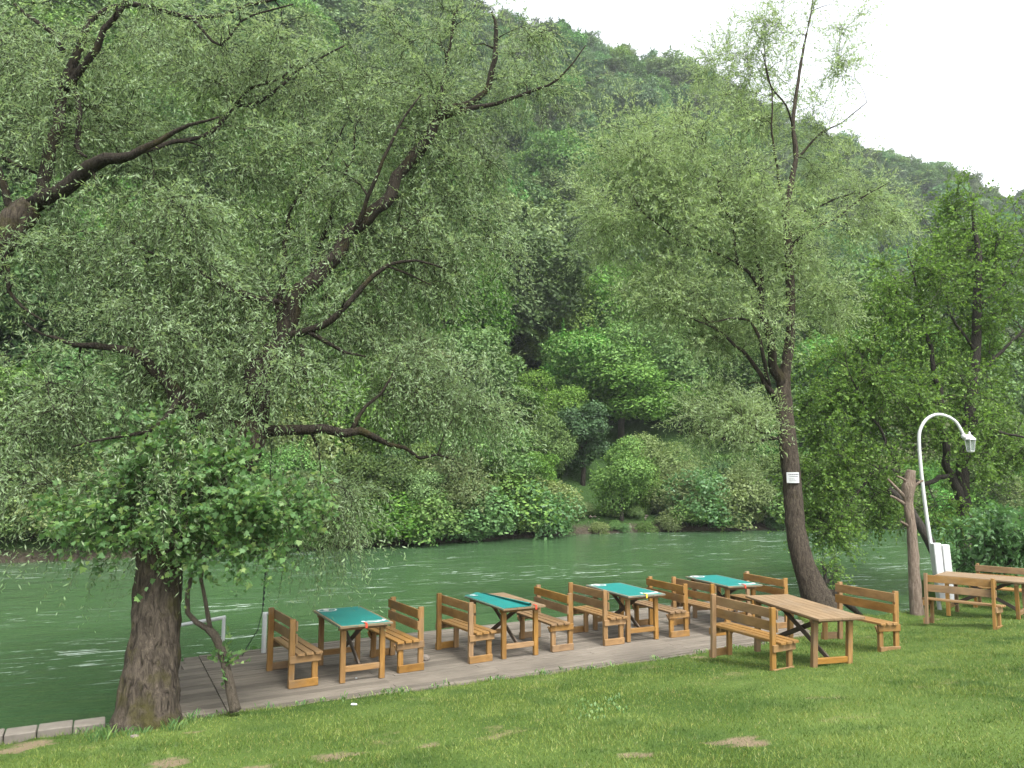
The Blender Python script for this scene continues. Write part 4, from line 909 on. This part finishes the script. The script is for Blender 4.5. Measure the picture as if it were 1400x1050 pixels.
# ---------------------------------------------------------------- far side of the river
def proto(name, seed, H, RX, nblob, nleaf, size, shape='round', droop=0.0):
    rg = np.random.default_rng(seed)
    u = unit(rg.normal(size=(nblob, 3))); u[:, 2] = u[:, 2] * .8 + .12; u *= 1 + .28 * np.sin(u[:, :1] * 3.1 + seed) * np.sin(u[:, 1:2] * 2.7 + seed * 2) + rg.normal(0, .12, (nblob, 1))
    f = rg.uniform(.45, 1.0, (nblob, 1)) ** .6
    cz = H * .56; c = u * f * np.array([RX * .78, RX * .78, H * .36]) + [0, 0, cz]
    if shape == 'cone': c[:, :2] *= np.clip(1.35 - (c[:, 2:3] / H), .15, 1.2)
    br = rg.uniform(.15, .38, nblob) * RX * (.8 if shape == 'cone' else 1)
    bi = rg.choice(nblob, nleaf, p=(br ** 2 / np.sum(br ** 2))); d = unit(rg.normal(size=(nleaf, 3)) + [0, 0, .45])
    rad = rg.uniform(.72, 1.12, nleaf) ** 1.0
    p = c[bi] + d * (br[bi] * rad)[:, None] * np.array([1.15, 1.15, .85])
    p += .12 * RX * .3 * rg.normal(size=p.shape)
    nsh = 90; sh = rg.integers(0, nsh, nleaf); sb = rg.choice(nblob, nsh); sdv = unit(rg.normal(size=(nsh, 3)) + [0, 0, .35]); st = rg.random(nleaf) < .20
    sl = rg.uniform(.9, 1.75, nleaf); sp_ = c[sb[sh]] + sdv[sh] * (br[sb[sh]] * sl)[:, None] + rg.normal(0, .03 * RX, (nleaf, 3)) * (1.9 - sl)[:, None]
    p = np.where(st[:, None], sp_, p)
    if droop: p[:, 2] -= droop * (np.hypot(p[:, 0], p[:, 1]) / RX) ** 2 * H * .3
    # drop the leaves buried deep inside other puffs
    keep = np.ones(nleaf, bool)
    for k in range(nblob):
        q = np.sum(((p - c[k]) / br[k]) ** 2, 1); keep &= ~((q < .42) & (bi != k) & ~st)
    p, d = p[keep], d[keep]; n = len(p)
    nrm = unit(d * .9 + rg.normal(0, .5, (n, 3)) + [0, 0, .35]); t_ = unit(np.cross(nrm, rg.normal(size=(n, 3))))
    L = rg.uniform(.6, 1.3, n) * size; V = quads_from(p - t_ * L[:, None] * .5, t_, nrm, L, L * .62, .5)
    tr = MB(); tr.tube([(0, 0, -1.0), (.05 * RX, 0, H * .25), (0, .06 * RX, H * .55), (.02 * RX, 0, H * .8)], [.03 * H, .022 * H, .014 * H, .005 * H], 7)
    for k in range(min(7, nblob)):
        b = np.array([0, 0, H * rg.uniform(.22, .5)]); e = c[k * (nblob // 7) % nblob]; tr.tube([b, (b + e) / 2 + [0, 0, .03 * H], e], [.010 * H, .007 * H, .003 * H], 5)
    return V, tr, rg.random(n)
PROT = {}
def add_proto(key, mat, **kw):
    V, tr, rnd = proto(key, **kw); cm = np_mesh('crown', V, 4, mat, rnd)
    o = tr.build('trunk', M['far_bark'], None, True); tm = o.data; bpy.data.objects.remove(o); PROT[key] = (cm, tm, kw['H'])
for i in range(4): add_proto('bank%d' % i, M['far_leaf'], seed=40 + i, H=9, RX=3.9, nblob=38, nleaf=26000, size=.235)
for i in range(2): add_proto('lime%d' % i, M['lime_leaf'], seed=44 + i, H=9, RX=4.0, nblob=40, nleaf=40000, size=.185)
for i in range(3): add_proto('bush%d' % i, (M['far_leaf'], M['pale_leaf'], M['shrub_leaf'])[i], seed=90 + i, H=3, RX=1.9, nblob=24, nleaf=5000, size=.17, droop=.6)
for i in range(2): add_proto('pale%d' % i, M['pale_leaf'], seed=50 + i, H=8, RX=4.2, nblob=36, nleaf=26000, size=.21, droop=.6)
add_proto('dark0', M['dark_leaf'], seed=60, H=9, RX=3.4, nblob=36, nleaf=22000, size=.26, shape='cone')
for i in range(5): add_proto('hill%d' % i, M['hill_leaf'], seed=70 + i, H=10, RX=4.3, nblob=30, nleaf=9500, size=.43)
def far_tree(key, x, y, h, label, group, w=1.0, rz=None, dz=-.2, name='riverside_tree', parts=True):
    cm, tm, H = PROT[key]; s_ = h / H; z = float(terrain(x, y)) + dz
    if parts:
        r = thing(name, (x, y, z), random.uniform(0, 6.28) if rz is None else rz, label, 'tree', group); r.scale = (s_ * w, s_ * w, s_)
        link('crown', cm, r); link('trunk', tm, r)
    else:
        r = link(name, cm); r.location = (x, y, z); r.rotation_euler = (0, 0, random.uniform(0, 6.28)); r.scale = (s_ * w, s_ * w, s_); tag(r, label, 'tree', group)
    return r
def ft(key, px, y, ytop, wpx, label, dz=-.3):
    """tree at photo column px and distance y, its top seen at photo row ytop, its crown wpx photo pixels wide"""
    x = (px - 700) / F * y; h = (645 - ytop) / F * y + EYE - float(terrain(x, y)) - dz
    h = max(h, 2.5) / .97; H = PROT[key][2]; w = wpx * y / F / (8.6 * h / H)
    print('far tree', key, px, 'h', round(h, 1), 'w', round(w, 2))
    return far_tree(key, x, y, h, label, None, min(max(w, .6), 2.0), None, dz)
GR = 'trees along the far river bank'
ft('bank0', 645, 41.5, 562, 190, 'bushy bright green tree dipping to the water in the middle of the far bank')
ft('bank1', 728, 45.5, 612, 90, 'smaller green tree beside the grassy gap of the far bank')
ft('pale0', 545, 44, 448, 170, 'grey green domed tree on the far bank behind the horizontal willow branch')
ft('bank2', 570, 40, 600, 130, 'dense dark green tree over the water under the horizontal willow branch')
ft('pale1', 893, 47.5, 594, 135, 'pale drooping tree over a dark hollow on the far bank')
ft('dark0', 795, 51, 548, 130, 'dark dense tree between the pale drooping one and the bright broad crown')
ft('lime0', 850, 57, 488, 200, 'broad bright green tree above the grassy gap on the far bank')
ft('lime1', 692, 66, 388, 150, 'rounded bright green crown standing out on the lower slope in the middle')
ft('bank3', 775, 63, 470, 130, 'green tree filling the slope above the dark dense tree')
ft('bank1', 690, 52, 520, 120, 'taller green tree rising behind the bushy middle trees of the far bank')
ft('bank1', 1005, 50, 612, 110, 'dark green low tree left of the slender willow trunk across the river')
ft('lime0', 990, 60, 498, 90, 'yellow green tree crown behind the left branches of the slender willow')
ft('bank2', 930, 60, 530, 110, 'green tree above and right of the pale drooping tree')
ft('pale1', 435, 36, 640, 130, 'pale leaning tree over the driftwood on the far bank')
ft('bank3', 1065, 52, 580, 110, 'green tree on the far bank directly behind the slender willow trunk')
ft('lime1', 748, 54, 512, 125, 'fresh green tree left of the dark dense tree on the far bank')
ft('bank0', 742, 49, 568, 105, 'mid green tree rising behind the small tree by the grassy gap')
ft('bank2', 745, 62, 452, 120, 'green tree on the slope right of the rounded bright crown')
ft('dark0', 610, 55, 505, 110, 'dark green tree behind the bushy trees in the middle of the far bank')
def row_tree(key, px, y, h, label, w, group): return far_tree(key, (px - 700) / F * y, y, h, label, group, w, None, -.2)
LAB = 'leafy green tree in the row along the far bank of the river'
rr_ = random.Random(5)
for px, y in [(-160, 28), (-80, 30.5), (-20, 31), (40, 31.8), (110, 33), (180, 34.5), (250, 35.5), (320, 36.5), (380, 38), (480, 40), (1120, 55), (1180, 56), (1250, 55), (1320, 57), (1390, 58), (1470, 60), (1560, 62)]:
    row_tree(rr_.choice(['bank0', 'bank1', 'bank2', 'bank3', 'pale0']), px, y, rr_.uniform(5.5, 8.5), LAB, rr_.uniform(.9, 1.15), group=GR)
for px, y in [(-120, 36), (0, 37), (90, 39), (170, 41), (260, 42), (350, 43), (440, 45), (1080, 66), (1160, 68), (1250, 66), (1350, 68), (1450, 70)]:
    row_tree(rr_.choice(['bank0', 'bank1', 'bank2', 'bank3']), px, y, rr_.uniform(9, 12), LAB, rr_.uniform(.85, 1.1), group=GR)
for k in range(40):
    px = -170 + 1720 * k / 39 + rr_.uniform(-14, 14)
    if 745 < px < 840: continue
    xx = (px - 700) / F * 40; yb = float(lerp_tab(xx, YB)); xx = (px - 700) / F * yb; y = float(lerp_tab(xx, YB)) + rr_.uniform(.9, 2.4)
    far_tree(rr_.choice(['bank0', 'bank1', 'bank2', 'bank3', 'pale0', 'pale1', 'dark0']), (px - 700) / F * y, y, rr_.uniform(3.2, 4.8), 'low branching tree leaning over the water of the far bank', 'low trees overhanging the far bank', rr_.uniform(1.0, 1.3), dz=rr_.uniform(-1.0, -.5))
# low bushes at the waterline
LBU = 'low leafy bush at the foot of the trees along the far waterline'
for k in range(48):
    px = -150 + 1650 * k / 47 + rr_.uniform(-12, 12); xx = (px - 700) / F * 40; yb = float(lerp_tab(xx, YB)); xx = (px - 700) / F * yb; yb = float(lerp_tab(xx, YB))
    if 770 < px < 905: h = rr_.uniform(.6, .9)
    else: h = rr_.uniform(1.4, 2.9)
    y = yb + rr_.uniform(.1, 1.5) + (1.0 if 770 < px < 905 else 0)
    far_tree(rr_.choice(['bush0', 'bush0', 'bush1', 'bush2']), (px - 700) / F * y, y, h * 1.2, LBU, 'bushes along the far waterline', rr_.uniform(1.0, 1.5), dz=-.2 * h, name='riverside_bush', parts=False)['category'] = 'bush'
for k in range(60):
    px = -120 + 1560 * k / 59 + rr_.uniform(-12, 12); gap_ = 750 < px < 890
    xx = (px - 700) / F * 40; yb = float(lerp_tab(xx, YB)); xx = (px - 700) / F * yb; y = float(lerp_tab(xx, YB)) + rr_.uniform(-.1, .5)
    far_tree(rr_.choice(['bush0', 'bush0', 'bush1', 'bush2']), (px - 700) / F * y, y, rr_.uniform(.5, .8) if gap_ else rr_.uniform(.9, 1.7), LBU, 'bushes along the far waterline', rr_.uniform(1.2, 1.8), dz=-.12, name='riverside_bush', parts=False)['category'] = 'bush'
# hillside wood
pts = []
yy = 27.0
while yy < 300:
    sp = 4.9 if yy < 110 else 4.5; xx = -yy * 1.0 - 30
    while xx < yy * 1.05 + 40:
        x = xx + rr_.uniform(-.42, .42) * sp; y = yy + rr_.uniform(-.42, .42) * sp; s = y - float(lerp_tab(x, YB)); az = math.atan2(x, y)
        lim = float(lerp_tab(az, DR)) * math.cos(az) * 1.12
        if s > 12 and y < lim: pts.append((x, y))
        xx += sp
    yy += sp * .95
vis = []; rest = []
for x, y in pts:
    h = rr_.uniform(6.0, 11.5) * (1.2 if rr_.random() < .15 else 1) * (1 if y < 95 else .78); w = rr_.uniform(.85, 1.25)
    (vis if abs(x) < y * .72 + 4 else rest).append((x, y, h, w))
vis.sort(key=lambda q: q[1]); NI = 236
LH = 'leafy green tree in the wood covering the steep hillside across the river'
for x, y, h, w in vis[:NI]:
    far_tree('bank%d' % rr_.randrange(4) if y < 72 else 'hill%d' % rr_.randrange(5), x, y, h, LH, 'trees on the hillside', w, name='hillside_tree', parts=False)
rest += vis[NI:]
print('hill trees', len(vis), 'stuff', len(rest))
me = bpy.data.meshes.new('hillside_wood'); R3 = np.array(rest); me.vertices.add(len(R3))
zz = terrain(R3[:, 0], R3[:, 1]) - .2
me.vertices.foreach_set('co', np.stack([R3[:, 0], R3[:, 1], zz], -1).astype(np.float32).ravel())
sc = np.stack([R3[:, 2] * R3[:, 3], R3[:, 2] * R3[:, 3], R3[:, 2]], -1) / 10
a = me.attributes.new('size', 'FLOAT_VECTOR', 'POINT'); a.data.foreach_set('vector', sc.astype(np.float32).ravel())
rt = np.zeros((len(R3), 3)); rt[:, 2] = RNG.uniform(0, 6.28, len(R3)); a = me.attributes.new('turn', 'FLOAT_VECTOR', 'POINT'); a.data.foreach_set('vector', rt.astype(np.float32).ravel())
a = me.attributes.new('which', 'INT', 'POINT'); a.data.foreach_set('value', RNG.integers(0, 5, len(R3)).astype(np.int32))
hw = tag(link('hillside_wood', me), 'dense far wood covering the upper hillside up to the ridge', 'wood', kind='stuff')
seen = {}
for o in bpy.data.objects:
    if o.type == 'MESH' and o.name.startswith('hillside_tree') and o.data not in seen.values(): seen[o.data.name] = o.data
ng = bpy.data.node_groups.new('scatter_trees', 'GeometryNodeTree')
ng.interface.new_socket('Geometry', in_out='INPUT', socket_type='NodeSocketGeometry'); ng.interface.new_socket('Geometry', in_out='OUTPUT', socket_type='NodeSocketGeometry')
gi = ng.nodes.new('NodeGroupInput'); go = ng.nodes.new('NodeGroupOutput'); ip = ng.nodes.new('GeometryNodeInstanceOnPoints'); jn = ng.nodes.new('GeometryNodeJoinGeometry')
srcs = []
for i in range(5):
    for o in bpy.data.objects:
        if o.type == 'MESH' and o.parent is None and o.data is PROT['hill%d' % i][0]: srcs.append(o); break
for o in reversed(srcs):
    oi = ng.nodes.new('GeometryNodeObjectInfo'); oi.transform_space = 'ORIGINAL'; oi.inputs['Object'].default_value = o; oi.inputs['As Instance'].default_value = True
    ng.links.new(oi.outputs['Geometry'], jn.inputs[0])
def named(nm, ty):
    q = ng.nodes.new('GeometryNodeInputNamedAttribute'); q.data_type = ty; q.inputs['Name'].default_value = nm; return [s_ for s_ in q.outputs if s_.enabled and s_.name == 'Attribute'][0]
ng.links.new(gi.outputs[0], ip.inputs['Points']); ng.links.new(jn.outputs[0], ip.inputs['Instance']); ip.inputs['Pick Instance'].default_value = True
ng.links.new(named('which', 'INT'), ip.inputs['Instance Index']); ng.links.new(named('turn', 'FLOAT_VECTOR'), ip.inputs['Rotation']); ng.links.new(named('size', 'FLOAT_VECTOR'), ip.inputs['Scale'])
ng.links.new(ip.outputs[0], go.inputs[0])
md = hw.modifiers.new('scatter', 'NODES'); md.node_group = ng
# driftwood and stones at the far waterline
s = MB(); rg = random.Random(9)
for k in range(26):
    c = P(rg.uniform(455, 505), rg.uniform(737, 746), 34.6 + rg.uniform(-.3, .6)); a = rg.uniform(-.5, .5); l = rg.uniform(.3, .9)
    d = np.array([math.cos(a) * .8, math.sin(a) * .5, rg.uniform(-.25, .5)]) * l; s.tube([c - d / 2, c + [0, 0, .04], c + d / 2], [.035, .03, .015], 6)
tag(s.build('driftwood', M['deadwood'], None, True), 'tangle of bleached driftwood caught on the far waterline', 'driftwood')
s = MB(); c = P(447, 752, 34.2); s.tube([c - [0, 0, .3], c + [-.05, 0, .2], c + [-.12, 0, .5]], [.14, .12, .09], 10, rough=.01); tag(s.build('tree_stump', M['deadwood'], None, True), 'short pale stump rising from the water left of the driftwood', 'stump')
V = []
for k in range(260):
    px = rg.uniform(-50, 1150); xx = (px - 700) / F * 40; yb = float(lerp_tab(xx, YB)); xx = (px - 700) / F * yb; y = float(lerp_tab(xx, YB)) + rg.uniform(-.3, 1.3); z = float(terrain(xx, y)); r = rg.uniform(.04, .15)
    u = [np.array([rg.gauss(0, 1), rg.gauss(0, 1), rg.gauss(0, .6)]) for _ in range(6)]
    o = np.array([xx, y, z]); t8 = [(1, 0, 0), (0, 1, 0), (-1, 0, 0), (0, -1, 0), (0, 0, .7), (0, 0, -.7)]; q = [o + (np.array(t8[i]) + .25 * u[i] / 1.5) * r for i in range(6)]
    for i in range(4): V += [q[i], q[(i + 1) % 4], q[4]]; V += [q[(i + 1) % 4], q[i], q[5]]
tag(link('shore_stones', np_mesh('shore_stones', np.array(V), 3, M['stone'])), 'loose grey stones strewn along the far waterline', 'stones', kind='stuff')

# ------------------------------------------------------------------ haze, light, camera
t = NT('haze_air'); pv = t.n('ShaderNodeVolumePrincipled'); pv.inputs['Color'].default_value = (.86, .92, .95, 1); pv.inputs['Density'].default_value = .00042; pv.inputs['Anisotropy'].default_value = .2
t.l(pv.outputs[0], t.out.inputs['Volume'])
hz = MB(); x0, x1, y0, y1, z0, z1 = -440, 450, -70, 440, -5, 175
for f in ([(x0, y0, z0), (x0, y1, z0), (x1, y1, z0), (x1, y0, z0)], [(x0, y0, z1), (x1, y0, z1), (x1, y1, z1), (x0, y1, z1)], [(x0, y0, z0), (x1, y0, z0), (x1, y0, z1), (x0, y0, z1)], [(x0, y1, z0), (x0, y1, z1), (x1, y1, z1), (x1, y1, z0)], [(x0, y0, z0), (x0, y0, z1), (x0, y1, z1), (x0, y1, z0)], [(x1, y0, z0), (x1, y1, z0), (x1, y1, z1), (x1, y0, z1)]): hz.poly(f)
tag(hz.build('haze', t.m), 'thin pale haze over the valley', 'haze', kind='stuff')

SUN_EL, SUN_AZ = R(58), R(150)
w = bpy.data.worlds.new('World'); scene.world = w; w.use_nodes = True; nt_ = w.node_tree; nt_.nodes.clear()
sk = nt_.nodes.new('ShaderNodeTexSky'); sk.sky_type = 'NISHITA'; sk.sun_disc = False; sk.sun_elevation = SUN_EL; sk.sun_rotation = SUN_AZ; sk.dust_density = 6; sk.air_density = 1.2; sk.altitude = 300
hs = nt_.nodes.new('ShaderNodeHueSaturation'); hs.inputs['Saturation'].default_value = .18; hs.inputs['Value'].default_value = 1.0
bg = nt_.nodes.new('ShaderNodeBackground'); bg.inputs['Strength'].default_value = .15; wo = nt_.nodes.new('ShaderNodeOutputWorld')
nt_.links.new(sk.outputs[0], hs.inputs['Color']); nt_.links.new(hs.outputs[0], bg.inputs['Color']); nt_.links.new(bg.outputs[0], wo.inputs['Surface'])
sl = bpy.data.lights.new('sun', 'SUN'); sl.energy = 1.3; sl.angle = R(14); sl.color = (1, .96, .9); so = bpy.data.objects.new('sun', sl); COL.objects.link(so)
sd = Vector((math.sin(SUN_AZ) * math.cos(SUN_EL), math.cos(SUN_AZ) * math.cos(SUN_EL), math.sin(SUN_EL)))
so.rotation_euler = (-sd).to_track_quat('-Z', 'Y').to_euler(); so.location = (0, 0, 60)
cam = bpy.data.cameras.new('camera'); cam.sensor_width = 36; cam.lens = 36 * F / 1400; cam.clip_end = 3000; cam.clip_start = .1
co = bpy.data.objects.new('camera', cam); COL.objects.link(co); co.location = (0, 0, EYE); co.rotation_euler = (R(90) + PITCH, 0, 0); scene.camera = co
scene.view_settings.view_transform = 'Standard'; scene.view_settings.look = 'None'; scene.view_settings.gamma = 1; scene.view_settings.exposure = 1.75
scene.render.engine = 'CYCLES'
